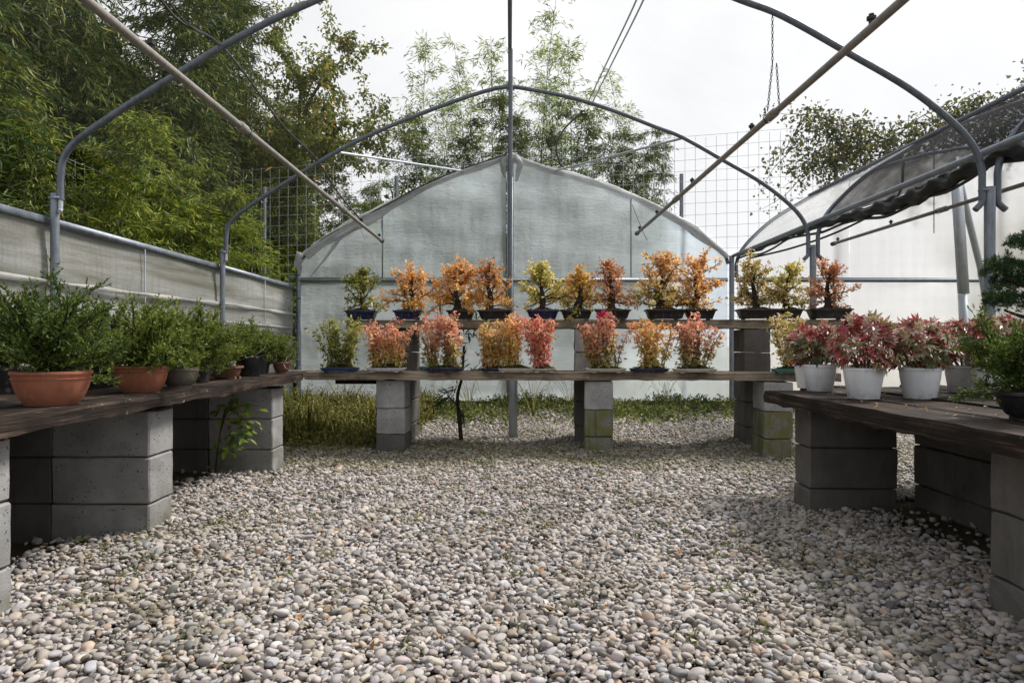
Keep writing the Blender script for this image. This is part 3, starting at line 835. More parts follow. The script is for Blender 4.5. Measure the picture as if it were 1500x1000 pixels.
# ---- irrigation pipes
def tie(e, y, x, z):
    m = MB(); m.tube([(x + .026 * math.cos(a), y + .012 * math.sin(3 * a), z + .026 * math.sin(a)) for a in np.linspace(0, 12.5, 26)], .003, 4); m.build('wire_tie', M_dark, e, 40)
def irrigation(x, z, y1, cups, label, couple):
    e = empty('irrigation_pipe', label, 'irrigation pipe', (0, 0, 0))
    m = MB(); m.tube([(x, .4, z + .01), (x, 3, z), (x, y1, z)], .0195, 10); pp = m.build('pipe', M_pipe, e, 40)
    m = MB(); m.tube([(x, y1 - .02, z), (x, y1 + .05, z)], .027, 10); m.build('end_cap', M_dark, pp, 40)
    for y in couple:
        tie(pp, y + .08, x, z)
        m = MB(); m.tube([(x, y - .05, z), (x, y - .045, z), (x, y + .045, z), (x, y + .05, z)], [.022, .028, .028, .022], 10); m.build('coupling', M_pipe, pp, 40)
    for y in cups:
        m = MB(); m.tube([(x, y, z + .015), (x, y, z + .035), (x, y, z + .036), (x, y, z + .05), (x, y, z + .052), (x, y, z + .062)], [.012, .012, .021, .021, .009, .012], 8); m.build('mist_nozzle', M_dark, pp, 40)
irrigation(-1.59, 2.06, 8.45, [3.02, 4.46, 5.9, 7.3, 8.3], 'brown overhead watering pipe on the left with black mist nozzles', [4.06, 6.5])
irrigation(1.615, 2.185, 8.65, [3.05, 4.56, 6.05, 7.5, 8.5], 'brown overhead watering pipe on the right above the orange bonsai', [4.2, 6.6])
irrigation(4.13, 2.06, 8.7, [5.9, 7.4, 8.6], 'brown watering pipe in the right bay above the white pots', [6.5])

def chain(pts, label, r=.011, w_=.0022):
    m = MB(); P = np.asarray(pts, float)
    for a, b_ in zip(P[:-1], P[1:]):
        d = b_ - a; n = max(2, int(np.linalg.norm(d) / (r * 1.75)))
        t = d / np.linalg.norm(d)
        for k in range(n):
            c = a + d * (k + .5) / n
            side = np.array((1.0, 0, 0)) if k % 2 else np.array((0, 1.0, 0))
            side = side - t * side.dot(t); side /= np.linalg.norm(side)
            q = [c + t * r * math.cos(x) * 1.15 + side * r * .55 * math.sin(x) for x in np.linspace(0, 2 * PI, 9)]
            m.tube(q, w_, 4, False)
    tag(m.build('chain', M_dark, None, 60), label, 'chain')
zz = float(arch_z(hoop_xz, 1.615))
chain([(1.615, 4.2, zz - .02), (1.615, 4.2, 2.5), (1.585, 4.2, 2.21)], 'thin chain holding up the right watering pipe from the nearest hoop')
chain([(1.64, 4.2, 2.5), (1.655, 4.19, 2.2)], 'short loose chain tail beside the right watering pipe hanger')
zz = float(arch_z(hoop_xz, -1.59))
chain([(-1.59, 4.2, zz - .02), (-1.59, 4.2, 2.08)], 'thin chain holding up the left watering pipe from the nearest hoop')
chain([(-1.62, 4.12, 2.06), (-1.70, 4.12, 1.76)], 'loose chain tail dangling below the left watering pipe')
chain([(4.13, 6.65, 2.75), (4.13, 6.65, 1.86)], 'thin chain beside the square post in the right bay')

def cable(pts, r, mat, label, n=8):
    m = MB(); m.tube(spline(pts, n), r, 6)
    tag(m.build('cable', mat, None, 40), label, 'cable')
cable([at(228, -10, 3.6), at(262, 30, 3.8), at(318, 62, 4.15), at(360, 110, 5.0), at(415, 185, 6.0), at(462, 232, 6.6), at(497, 285, 7.8), at(531, 325, 8.85)], .0085, M_dark, 'black cable sagging across the roof at upper left')
cable([at(239, -10, 3.6), at(272, 33, 3.8), at(322, 66, 4.17)], .005, M_dark, 'thin second cable beside the black cable at upper left')
cable([at(862, 149, 6.62), at(885, 100, 5.7), at(928, 10, 4.4), at(955, -60, 3.7)], .006, M_pale, 'left one of the pale lines crossing the roof right of the ridge')
cable([at(868, 150, 6.62), at(893, 100, 5.7), at(938, 10, 4.4), at(968, -60, 3.7)], .006, M_pale, 'right one of the pale lines crossing the roof right of the ridge')
cable([at(848, 168, 9.0), at(826, 190, 8.98), at(815, 215, 8.95), at(820, 238, 8.93), at(828, 248, 8.9)], .012, M_dark, 'black cable loop hanging at the gable right of the peak')
cable([at(926, 300, 8.9), at(940, 335, 8.8), at(948, 352, 8.7)], .004, M_dark, 'thin dark wire at the end of the right watering pipe')
cable([at(522, 320, 8.9), at(552, 395, 8.9), at(560, 420, 8.95)], .004, M_pale, 'thin white string hanging at the end of the left watering pipe')

# ================================================================== BENCHES
block_meshes = []
def block_mesh(lx, ly, lz, seed, mat):
    rng = np.random.default_rng(seed)
    bm = bmesh.new(); bmesh.ops.create_cube(bm, size=1)
    for vv in bm.verts:
        vv.co = Vector((vv.co.x * lx, vv.co.y * ly, vv.co.z * lz))
    bmesh.ops.subdivide_edges(bm, edges=bm.edges[:], cuts=2, use_grid_fill=True)
    for vv in bm.verts: vv.co += Vector(rng.normal(0, .0012, 3))
    ed = [e for e in bm.edges if len(e.link_faces) == 2 and e.calc_face_angle() > .8]
    bmesh.ops.bevel(bm, geom=ed, offset=.006, segments=1, affect='EDGES')
    me = bpy.data.meshes.new('concrete_block'); bm.to_mesh(me); bm.free()
    me.materials.append(mat); return me
BM_ = {}
def bmesh_for(dims, mat, k):
    key = (dims, mat.name, k % 3)
    if key not in BM_: BM_[key] = block_mesh(*dims, 100 + k % 3, mat)
    return BM_[key]
brnd = random.Random(5)
def pillar(x0, y0, nx_, ny_, dims, heights, label, mat, rz=0, group='grey concrete block pillars', mats=None):
    """x0,y0 = nearest corner towards the aisle axis; dims of one block (x,y,z); heights: number of courses, last may be thin"""
    lx, ly, lz = dims
    e = empty('block_pillar', label, 'block pillar', (x0, y0, 0), rz, group)
    z = -.05
    for c, h in enumerate(heights):
        for a in range(nx_):
            for b_ in range(ny_):
                mt = mats[c] if mats else (M_stain_shade if nx_ == 2 and a == 0 else mat)  # inner blocks take the concrete with shade in its colour
                me = bmesh_for((lx - .004, ly - .004, h - .005), mt, brnd.randrange(3))
                inst(me, 'concrete_block', e, (lx * (a + .5) + brnd.uniform(-.004, .004), ly * (b_ + .5) + brnd.uniform(-.004, .004), z + h / 2), (0, 0, brnd.uniform(-.012, .012)))
        z += h
    return e
# left bench pillars (end face to the aisle, long face to the viewer)
HLft = (.175, .19, .187)
def lp(y, label, nxb=2): pillar(-1.457 - .4 * nxb, y, nxb, 1, (.4, .2, .19), HLft, label, M_block_shade)
lp(1.80, 'grey block pillar under the near end of the left bench at the left edge')
lp(2.76, 'grey block pillar under the left bench below the gap between the two big terracotta pots')
lp(4.20, 'grey block pillar at the far end of the left bench beside the weeds')
pillar(-2.25, 3.55, 1, 1, (.4, .2, .19), HLft, 'dark set-back block pillar under the left bench between the two lit ones', M_stain_shade)
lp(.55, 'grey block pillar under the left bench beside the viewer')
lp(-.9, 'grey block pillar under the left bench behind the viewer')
pillar(-2.65, 2.2, 1, 1, (.2, .4, .19), HLft, 'dark block pillar beside the side wall under the near left bench', M_stain_shade)
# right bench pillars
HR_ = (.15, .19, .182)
pillar(1.39, 3.17, 1, 1, (.415, .17, .19), HR_, 'block pillar under the left end of the right bench', M_stain_shade)
pillar(1.40, 1.80, 1, 1, (.4, .2, .19), HR_, 'nearest block pillar of the right bench at the right edge', M_stain_shade)
pillar(1.40, .5, 3, 1, (.4, .2, .19), HR_, 'block pillar of the right bench beside the viewer', M_stain_shade)
pillar(1.40, -.9, 3, 1, (.4, .2, .19), HR_, 'block pillar of the right bench behind the viewer', M_stain_shade)
pillar(1.95, 2.72, 1, 2, (.2, .29, .19), HR_, 'dark block pillar set back under the middle of the right bench', M_stain_shade)
pillar(2.25, 2.0, 1, 1, (.4, .2, .19), HR_, 'dark block pillar under the rear of the right bench', M_stain_shade)

# left and right bench planks
def plank(x0, x1, y0, y1, z, th, seed, parent, mat, axis=1, rough=.006, tilt=0):
    rng = np.random.default_rng(seed)
    n = 60
    m = MB(); v = []
    if axis == 1: a0, a1, b0, b1 = y0, y1, x0, x1
    else: a0, a1, b0, b1 = x0, x1, y0, y1
    ring = [(0, 0), (.0, .35), (0, .85), (.012, 1), (.5, 1), (1, 1)]
    prof = [(b0, 0), (b0, th * .5), (b0 + .004, th), ((b0 + b1) / 2, th), (b1 - .004, th), (b1, th * .5), (b1, 0)]
    k = len(prof)
    w1 = np.cumsum(rng.normal(0, .0008, n + 1)); w1 -= np.linspace(0, w1[-1], n + 1)
    w2 = np.cumsum(rng.normal(0, .0005, n + 1)); w2 -= np.linspace(0, w2[-1], n + 1)
    for q in range(n + 1):
        a = a0 + (a1 - a0) * q / n
        for s_, (b_, h) in enumerate(prof):
            jb = rng.normal(0, rough * (.8 if s_ in (0, 6) else .45)) if s_ in (0, 1, 2, 5, 6) else 0
            jz = rng.normal(0, rough * (.5 if s_ in (0, 6) else .16)) + w2[q]
            b2 = b_ + jb * .6 + w1[q]
            p = (b2, a, z + h + jz + tilt * a) if axis == 1 else (a, b2, z + h + jz)
            v.append(p)
    i = np.arange(n)[:, None] * k; j = np.arange(k)[None, :]; jj = (j + 1) % k
    m.add(v, np.stack([i + j, i + jj, i + k + jj, i + k + j], -1).reshape(-1, 4))
    for base, rev in ((0, 1), (n * k, 0)):
        t = [(base, base + q + 1, base + q) if rev else (base, base + q, base + q + 1) for q in range(1, k - 1)]
        m.F.setdefault(3, []).append(np.array(t))
    return m.build('plank', mat, parent, 35)
lb = empty('left_bench', 'long dark weathered plank bench on the left carrying the junipers', 'plant bench', (0, 0, 0))
ex = [-1.385, -1.60, -1.83, -2.06, -2.28, -2.50, -2.68]
LZ = .506
for k in range(6):
    plank(ex[k + 1] + .006, ex[k] - .006 if k else ex[k], -1.8, 4.62 - .07 * (k % 2) + (0 if k else -.04), LZ + .004 * (k % 3), .050, 50 + k, lb, M_wood_side, 1, .0075 if k == 0 else .005, .006)
for y in (1.9, 2.86, 4.3):
    m = MB(); m.box(-2.66, -1.44, y - .045, y + .045, .4985, .5095); m.build('packing_batten', M_wood_side, lb)
lb.name = 'plant_bench'
rb = empty('plant_bench', 'dark weathered plank bench on the right carrying the white pots of red maple', 'plant bench', (0, 0, 0))
ex = [1.29, 1.53, 1.76, 1.99, 2.22, 2.46, 2.72, 2.86]
for k in range(7):
    plank(ex[k] + (.005 if k else 0), ex[k + 1] - .005, -1.8, (3.47, 3.62, 3.8, 3.75, 3.9, 3.85, 3.9)[k], .481 + .003 * (k % 3), .058, 70 + k, rb, M_wood_side, 1, .0075 if k == 0 else .005)
# back shelves
RZ = R(-4.8)
bs = empty('shelf_bench', 'lower grey-brown plank shelf across the far end carrying the trays of tiny maples', 'plant shelf', (0, 0, 0))
bt = empty('shelf_bench', 'upper grey-brown plank shelf across the far end carrying the row of autumn bonsai', 'plant shelf', (0, 0, 0))
def back_plank(parent, x0, x1, yl, yr, d, z, th, seed):
    o = plank(0, x1 - x0, 0, d, 0, th, seed, parent, M_wood_back, 0, .004)
    o.location = (x0, yl, z); o.rotation_euler = (0, 0, math.atan2(yr - yl, x1 - x0))
LOWT = .572; UPT = .964
back_plank(bs, -1.50, 2.30, 4.98, 4.72, .19, LOWT - .055, .055, 91)
back_plank(bs, -1.47, 2.32, 5.18, 4.92, .19, LOWT - .055, .055, 92)
back_plank(bs, -1.86, 2.30, 5.385, 5.12, .16, LOWT - .060, .055, 93)
back_plank(bt, -1.30, 2.75, 5.42, 5.16, .2, UPT - .065, .065, 94)
back_plank(bt, -1.28, 2.78, 5.63, 5.37, .2, UPT - .065, .063, 95)
HB = (.165, .19, .207)
BH = [.165, .19, .207]
pillar(-.985, 5.0, 1, 1, (.215, .2, .19), BH, 'pale grey block pillar under the left of the lower shelf', M_block, RZ, mats=[M_stain_shade, M_block, M_block])
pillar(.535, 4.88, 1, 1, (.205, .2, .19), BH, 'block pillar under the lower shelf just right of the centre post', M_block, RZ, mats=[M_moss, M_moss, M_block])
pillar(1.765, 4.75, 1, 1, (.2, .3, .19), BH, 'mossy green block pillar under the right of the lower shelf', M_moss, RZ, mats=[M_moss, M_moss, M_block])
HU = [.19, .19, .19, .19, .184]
pillar(-.985, 5.43, 1, 1, (.2, .36, .19), HU, 'tall dim block pillar carrying the left of the upper shelf', M_stain_shade, RZ)
pillar(.50, 5.32, 1, 1, (.2, .36, .19), HU, 'tall block pillar carrying the middle of the upper shelf', M_stain_shade, RZ, mats=[M_stain_shade, M_stain_shade, M_stain_shade, M_block, M_block])
pillar(1.80, 5.24, 1, 1, (.2, .36, .19), HU, 'tall stained block pillar carrying the right of the upper shelf', M_stain_shade, RZ)
m = MB(); m.box(-.16, .16, -.04, .04, -.035, 0)
tag(m.build('wood_offcut', M_wood_side, None, loc=(-1.16, 5.2, LOWT - .062)), 'dark board offcut fixed under the left end of the lower shelf', 'board')

# ================================================================== POTS AND PLANTS
def round_pot(r, h, style):
    m = MB()
    if style == 'bowl':
        prof = [(-.40 * r, 0), (-.35 * r, .015 * h), (-.25 * r, .16 * h), (-.165 * r, .34 * h), (-.10 * r, .52 * h), (-.05 * r, .74 * h), (-.046 * r, .765 * h), (-.015 * r, .775 * h), (-.012 * r, .80 * h), (-.05 * r, .81 * h), (-.03 * r, .9 * h), (0, .91 * h), (.008 * r, .955 * h), (0, h), (-.06 * r, h), (-.09 * r, .9 * h)]
    elif style == 'bucket':
        prof = [(-.26 * r, 0), (-.245 * r, .01 * h), (-.09 * r, .62 * h), (-.075 * r, .64 * h), (-.04 * r, .9 * h), (0, .91 * h), (.005 * r, .97 * h), (-.01 * r, h), (-.05 * r, h), (-.07 * r, .88 * h)]
    elif style == 'flared':
        prof = [(-.40 * r, 0), (-.38 * r, .1 * h), (-.42 * r, .12 * h), (-.30 * r, .2 * h), (-.14 * r, .5 * h), (-.05 * r, .83 * h), (0, .87 * h), (.01 * r, .95 * h), (-.01 * r, h), (-.08 * r, h), (-.1 * r, .88 * h)]
    else:  # nursery
        prof = [(-.22 * r, 0), (-.21 * r, .01 * h), (-.03 * r, .9 * h), (0, .905 * h), (0, h), (-.03 * r, h), (-.05 * r, .9 * h)]
    m.loft(prof, r, r, 2, 32)
    return m
def tray(sx, sy, h, style):
    m = MB()
    e = 5 if style == 'rect' else 2.6
    if h > .05: prof = [(-.030, .006), (-.026, .010), (-.010, h * .72), (-.004, h * .84), (.004, h * .85), (.004, h), (-.006, h), (-.012, h * .85)]
    else: prof = [(-.016, .006), (-.012, .008), (-.002, h * .8), (.003, h * .82), (.003, h), (-.006, h), (-.012, h * .8)]
    m.loft(prof, sx, sy, e, 40)
    for a in (-.6, .6):
        for b_ in (-.55, .55):
            m.box(sx * a - .015, sx * a + .015, sy * b_ - .008, sy * b_ + .008, 0, .008)
    return m
def soil_disc(sx, sy, z, e=2, amp=.008, seed=0):
    rng = np.random.default_rng(seed); m = MB()
    m.loft([(-.0, z - .01), (-sx * .02, z), (-sx * .35, z + amp), (-sx * .7, z + amp * 1.6 + rng.uniform(0, amp))], sx, sy, e, 24, capt=True)
    return m

def rdir(rng, n, up=0):
    d = rng.normal(size=(n, 3)); d[:, 2] += up
    return d / np.linalg.norm(d, axis=1)[:, None]
def walk(rng, p, d, L, n, wob=.25, lift=0.0):
    p = np.array(p, float); d = np.array(d, float); d /= np.linalg.norm(d)
    out = [p.copy()]
    for _ in range(n):
        d = d + rng.normal(0, wob, 3); d[2] += lift; d /= np.linalg.norm(d)
        p = p + d * L / n; out.append(p.copy())
    return np.array(out)

# ---------------------------------------------------------------- junipers
def juniper(seed, W, H, n_br, base=(0, 0, 0), lean=(0, 0), mat=None, dens=1.0, gold=False):
    """returns wood MB and foliage MB for a spreading juniper"""
    rng = np.random.default_rng(seed)
    wd, fo = MB(), MB()
    c = np.array(base, float)
    tr = walk(rng, c - np.array((0, 0, .015)), (.3 * rng.normal() + lean[0], .3 * rng.normal() + lean[1], 1), H * .45, 6, .35)
    wd.tube(tr, np.linspace(.020, .008, 7) * (W / .17), 8)
    C, D = [], []
    for k in range(n_br):
        t = rng.uniform(.15, 1)
        s0 = tr[int(t * 6)]
        az = k * 2.4 + rng.uniform(-.5, .5)
        el = rng.uniform(-.05, 1.25)
        d = np.array((math.cos(az) * math.cos(el) + lean[0] * .5, math.sin(az) * math.cos(el) + lean[1] * .5, math.sin(el)))
        L = (W * math.cos(el) + H * .62 * math.sin(el)) * rng.uniform(.65, 1.1)
        br = walk(rng, s0, d, L, 7, .16, .03)
        wd.tube(br, np.linspace(.006, .0015, 8), 5)
        for q in range(1, 8):
            for _ in range(int(4 * dens) + 1):
                a = br[q - 1] + (br[q] - br[q - 1]) * rng.uniform()
                ax = br[q] - br[q - 1]; ax /= np.linalg.norm(ax)
                sd = ax * .8 + rng.normal(0, .55, 3) + np.array((0, 0, .25)); sd /= np.linalg.norm(sd)
                l2 = rng.uniform(.03, .075) * (W / .17) ** .5 * (1.15 - .07 * q)
                tw = walk(rng, a, sd, l2, 3, .15, .04)
                for z in range(1, 4):
                    m_ = 5
                    tt = rng.uniform(size=(m_, 1))
                    p = tw[z - 1] * (1 - tt) + tw[z] * tt
                    C.append(p); dd = (tw[z] - tw[z - 1]); dd /= np.linalg.norm(dd)
                    D.append(dd + rng.normal(0, .45, (m_, 3)))
        # a lively leader tip
        tip = br[-1]; dd = br[-1] - br[-2]; dd /= np.linalg.norm(dd)
        for q in range(9):
            C.append((tip + dd * .006 * q)[None]); D.append((dd + rng.normal(0, .4, 3))[None])
    C = np.concatenate(C); D = np.concatenate(D); n = len(C)
    L = rng.uniform(.007, .017, n) * (.75 + .25 * W / .17)
    fo.leaves(C, D, L, L * .36, rng, .3, .3, .0)
    return wd, fo
def herbs(m, seed, r, z, n=40, s=.012):
    rng = np.random.default_rng(seed)
    a = rng.uniform(0, 6.28, n); q = rng.uniform(.5, .9, n) * r
    P = np.stack([np.cos(a) * q, np.sin(a) * q, np.full(n, z)], -1)
    m.leaves(P, rdir(rng, n, .8), rng.uniform(.5, 1.3, n) * s, s * .6, rng)

def potted_juniper(label, x, y, z, r, h, style, pmat, seed, W, H, nb, mat=L_jun, lean=(0, 0), dens=1.0, herb=True, group='potted junipers on the left bench', off=(0, 0), square=False, dead=False):
    e = empty('potted_juniper', label, 'potted juniper', (x, y, z), 0, group)
    if square:
        m = MB(); m.loft([(-.022, .012), (-.018, .016), (-.006, h * .8), (0, h * .84), (.004, h * .86), (.004, h), (-.008, h), (-.014, h * .86)], r, r * .72, 4, 36)
        for a in (-.65, .65):
            for b_ in (-.5, .5): m.box(r * a - .014, r * a + .014, r * .72 * b_ - .012, r * .72 * b_ + .012, 0, .013)
    else: m = round_pot(r, h, style)
    m.build('pot', pmat, e, 35)
    soil_disc(r * .9, r * (.9 if not square else .65), h * .9, 2 if not square else 4, .008, seed).build('soil', M_soil, e, True)
    wd, fo = juniper(seed, W, H, nb, (off[0], off[1], h * .92), lean, mat, dens)
    wd.build('trunk', M_bark, e, True)
    fo.build('foliage', mat, e)
    if herb:
        m = MB(); herbs(m, seed + 7, r * .95, h * .93, 70, .016); m.build('weeds', L_cover, e, kind='stuff')
    if dead:
        m = MB(); rng = np.random.default_rng(seed + 3)
        for k in range(5):
            b_ = walk(rng, (rng.uniform(-.05, .05), -r * .4, h * .92), (rng.uniform(-1, 1), -.55, rng.uniform(-.1, 1)), rng.uniform(.08, .14), 6, .45)
            m.tube(b_, np.linspace(.0035, .001, 7), 5)
        m.build('dead_branch', M_dead, e, True)
    return e
BZ = .565
potted_juniper('juniper in the large terracotta pot nearest the viewer on the left bench', -1.53, 2.28, BZ + .005, .118, .113, 'bowl', M_terra, 1, .208, .275, 40, L_jun, (-.06, .0), 1.7)
potted_juniper('juniper in a terracotta pot cut off by the left edge of the photo', -2.16, 2.80, BZ + .008, .108, .105, 'bowl', M_terra, 2, .19, .36, 26, L_jun, (.2, 0), 1.4)
potted_juniper('juniper in the second terracotta pot on the left bench', -1.545, 2.86, BZ + .008, .107, .110, 'bowl', M_terra, 3, .215, .30, 42, L_jun2, (.2, .05), 1.6)
potted_juniper('bushy juniper in the grey clay bowl with bleached twigs', -1.50, 3.10, BZ + .01, .086, .092, 'flared', M_greypot, 4, .21, .30, 34, L_jun2, (.05, .1), 1.5, False, dead=True)
potted_juniper('dark juniper standing behind the nearest terracotta pot', -1.98, 2.72, BZ + .008, .08, .11, 'nursery', M_black, 5, .18, .26, 26, L_jun, (.1, 0), 1.3, False)
potted_juniper('juniper in a black pot between the two big terracotta pots', -1.86, 3.10, BZ + .01, .085, .12, 'nursery', M_black, 6, .20, .24, 28, L_jun2, (0, 0), 1.3, False)
potted_juniper('juniper in a small black pot just behind the grey clay bowl', -1.60, 3.50, BZ + .014, .065, .11, 'nursery', M_black, 7, .17, .27, 24, L_jun2, (0, 0), 1.3, False)
potted_juniper('low juniper in the brown footed rectangular pot on the left bench', -1.605, 3.85, BZ + .014, .088, .072, 'rect', M_brown, 8, .17, .22, 28, L_jun2, (0, 0), 1.3, True, square=True, dead=True)
potted_juniper('juniper in the front black pot near the far end of the left bench', -1.575, 4.12, BZ + .016, .082, .125, 'nursery', M_black, 9, .20, .21, 30, L_jun2, (0, 0), 1.4, False, dead=True)
potted_juniper('juniper in the black pot hidden behind the front black one on the left bench', -1.62, 4.36, BZ + .018, .07, .12, 'nursery', M_black, 10, .15, .17, 20, L_jun2, (0, 0), 1.3, False)
potted_juniper('dwarf juniper in the small brown bowl near the end of the left bench', -1.50, 4.49, BZ + .02, .06, .072, 'flared', M_brown, 12, .11, .15, 16, L_jun2, (0, 0), 1.2, False, dead=True)
potted_juniper('juniper in the last black pot at the far end of the left bench', -1.66, 4.56, BZ + .02, .06, .115, 'nursery', M_black, 13, .16, .13, 18, L_jun2, (.5, 0), 1.3, False)
potted_juniper('juniper in a small clay pot at the wall behind the rectangular brown pot', -2.05, 3.9, BZ + .014, .07, .1, 'nursery', M_brown, 14, .17, .26, 22, L_jun, (0, 0), 1.2, False)
potted_juniper('juniper close to the side wall behind the second terracotta pot', -2.2, 3.45, BZ + .012, .08, .11, 'nursery', M_black, 15, .2, .27, 24, L_jun, (0, 0), 1.2, False)
# right bench junipers
RBZ = .5415
potted_juniper('dark green juniper in a black bowl at the right edge of the photo', 1.585, 2.06, RBZ, .105, .088, 'flared', M_black, 16, .19, .2, 30, L_jun, (-.2, 0), 1.6, False, 'potted conifers on the right bench', off=(-.01, 0))

# ---------------------------------------------------------------- pine bonsai
def pine(x, y, z):
    e = empty('pine_bonsai', 'dark pine bonsai with layered needle pads at the right edge behind the maples', 'bonsai', (x, y, z), 0, 'potted conifers on the right bench')
    tray(.17, .13, .075, 'rect').build('pot', M_black, e, 35)
    soil_disc(.15, .11, .07, 5, .01, 4).build('soil', M_soil, e, True)
    rng = np.random.default_rng(8)
    tr = spline([(-.09, 0, .06), (-.05, 0, .15), (0, 0, .24), (.015, 0, .33), (-.01, 0, .42), (.01, 0, .5)], 4)
    m = MB(); m.tube(tr, np.linspace(.032, .012, len(tr)), 10)
    pads = [(-.06, -.03, .52, .12), (.06, .05, .53, .11), (-.15, .0, .43, .10), (.14, .03, .42, .12), (-.17, -.03, .31, .09), (-.08, .05, .38, .10), (.12, -.04, .31, .11), (.02, -.1, .44, .1), (.2, .05, .36, .1)]
    C, D = [], []
    for px, py, pz, pr in pads:
        b_ = tr[min(len(tr) - 1, int((pz - .08) / .5 * len(tr)))]
        m.tube(spline([b_, ((b_[0] + px) / 2, py / 2, (b_[2] + pz) / 2 - .02), (px, py, pz - .02)], 4), np.linspace(.011, .004, 9), 6)
        for _ in range(130):
            a = rng.uniform(0, 6.28); q = math.sqrt(rng.uniform()) * pr * .85
            t = np.array((px + math.cos(a) * q, py + math.sin(a) * q * .8, pz + rng.normal(0, .014) + .035 * (1 - (q / pr) ** 2)))
            k = 22
            C.append(np.repeat(t[None], k, 0)); D.append(rdir(rng, k, .6))
    m.build('trunk', M_bark, e, True)
    C = np.concatenate(C); D = np.concatenate(D); f = MB()
    f.leaves(C, D, rng.uniform(.014, .024, len(C)), .0030, rng, .3, .1, 0)
    f.build('needle_pads', L_pine, e)
    e.scale = (1.25, 1.25, 1.38)
pine(2.72, 3.5, RBZ + .004)

# ---------------------------------------------------------------- red maples in white pots
def palm_leaf(seed):
    rng = np.random.default_rng(seed)
    angs = np.radians([-128, -82, -40, 0, 40, 82, 128]); lens = np.array([.36, .66, .9, 1.0, .9, .66, .36]) * rng.uniform(.92, 1.08, 7)
    bm = bmesh.new()
    c = bm.verts.new((0, 0, 0)); ring = []
    for k in range(7):
        a, l = angs[k], lens[k]
        if k:
            am = (angs[k - 1] + a) / 2; ring.append(bm.verts.new((.36 * math.cos(am), .36 * math.sin(am), .0)))
        wv = .23
        for s_ in (-1, 0, 1):
            rr = l if s_ == 0 else l * .55
            aa = a + s_ * wv * (1.2)
            ring.append(bm.verts.new((rr * math.cos(aa), rr * math.sin(aa), -.24 * rr * rr + (.03 if s_ else 0))))
    for p, q in zip(ring[:-1], ring[1:]): bm.faces.new((c, p, q))
    me = bpy.data.meshes.new('maple_leaf'); bm.to_mesh(me); bm.free()
    return me
PL = {}
for nm, mt in (('red', L_red), ('low', L_redlow)):
    PL[nm] = []
    for k in range(3):
        me = palm_leaf(k); me.materials.append(mt); PL[nm].append(me)
def red_maple(label, x, y, r, h, seed, W, H, n=105, lowshare=.25, dz=0):
    rng = np.random.default_rng(seed)
    e = empty('potted_maple', label, 'potted maple', (x, y, RBZ + dz), 0, 'red maples in white pots')
    round_pot(r, h, 'bucket').build('pot', M_white, e, 35)
    soil_disc(r * .9, r * .9, h * .9, 2, .006, seed).build('soil', M_soil, e, True)
    m = MB()
    for k in range(9):
        a = k * .7 + rng.uniform(0, .5)
        m.tube(walk(rng, (.02 * math.cos(a), .02 * math.sin(a), h * .9), (.5 * math.cos(a), .5 * math.sin(a), 1), H * .75, 5, .15), np.linspace(.004, .0015, 6), 5)
    stems = m.build('stems', M_twig, e, True)
    n = int(n * 1.85)
    for k in range(n):
        u = rng.uniform(); a = rng.uniform(0, 6.28)
        zc = u ** .75
        rad = .82 * W * math.sqrt(max(0.02, 1 - (abs(zc - .38) / .68) ** 2)) * math.sqrt(rng.uniform(.35, 1.0))
        p = Vector((rad * math.cos(a), rad * math.sin(a), h * 1.02 + zc * (H - .02)))
        out = Vector((math.cos(a), math.sin(a), 0))
        fwd = (out * .9 + Vector(rng.normal(0, .5, 3)) + Vector((0, 0, -.45 + .6 * zc))).normalized()
        upv = (Vector((0, 0, .8)) + out * 1.0 + Vector((0, -.25, 0)) + Vector(rng.normal(0, .35, 3))).normalized()
        sd = upv.cross(fwd).normalized(); upv = fwd.cross(sd)
        s_ = rng.uniform(.030, .051)
        kind = 'low' if (zc < .62 and rng.uniform() < lowshare * 2.2) else 'red'
        me = PL[kind][k % 3]
        o = bpy.data.objects.new('leaf', me); COL.objects.link(o); o.parent = stems
        M = Matrix((fwd, sd, upv)).transposed().to_4x4(); M.translation = p
        o.matrix_basis = M @ Matrix.Scale(s_, 4)
    return e
red_maple('red maple in the leftmost front white pot with dark green lower leaves', 1.543, 3.40, .079, .131, 1, .145, .21, 115, .42)
red_maple('crimson maple in the white pot half hidden behind the leftmost front one', 1.585, 3.62, .074, .128, 2, .14, .20, 90, .15)
red_maple('full pink and red maple in the white pot second from left in front', 1.512, 2.92, .082, .131, 3, .165, .235, 135, .12)
red_maple('red maple in the white pot half hidden behind the second front pot', 1.66, 3.22, .074, .130, 4, .135, .205, 85, .2)
red_maple('red maple with coppery green centre in the third front white pot', 1.76, 2.93, .083, .131, 5, .160, .215, 130, .38)
red_maple('dark red maple in the white pot half hidden behind the third front pot', 1.905, 3.16, .074, .128, 6, .14, .20, 90, .2)
red_maple('purple red maple in the farther white pot right of the third front pot', 2.19, 3.30, .080, .128, 7, .15, .225, 105, .2)
red_maple('maple in the white pot behind the black bowl at the right', 2.07, 2.92, .083, .130, 8, .15, .225, 110, .3)
red_maple('maple in the white pot squeezed behind the pot at the right edge', 2.24, 3.08, .076, .128, 9, .14, .235, 80, .2)

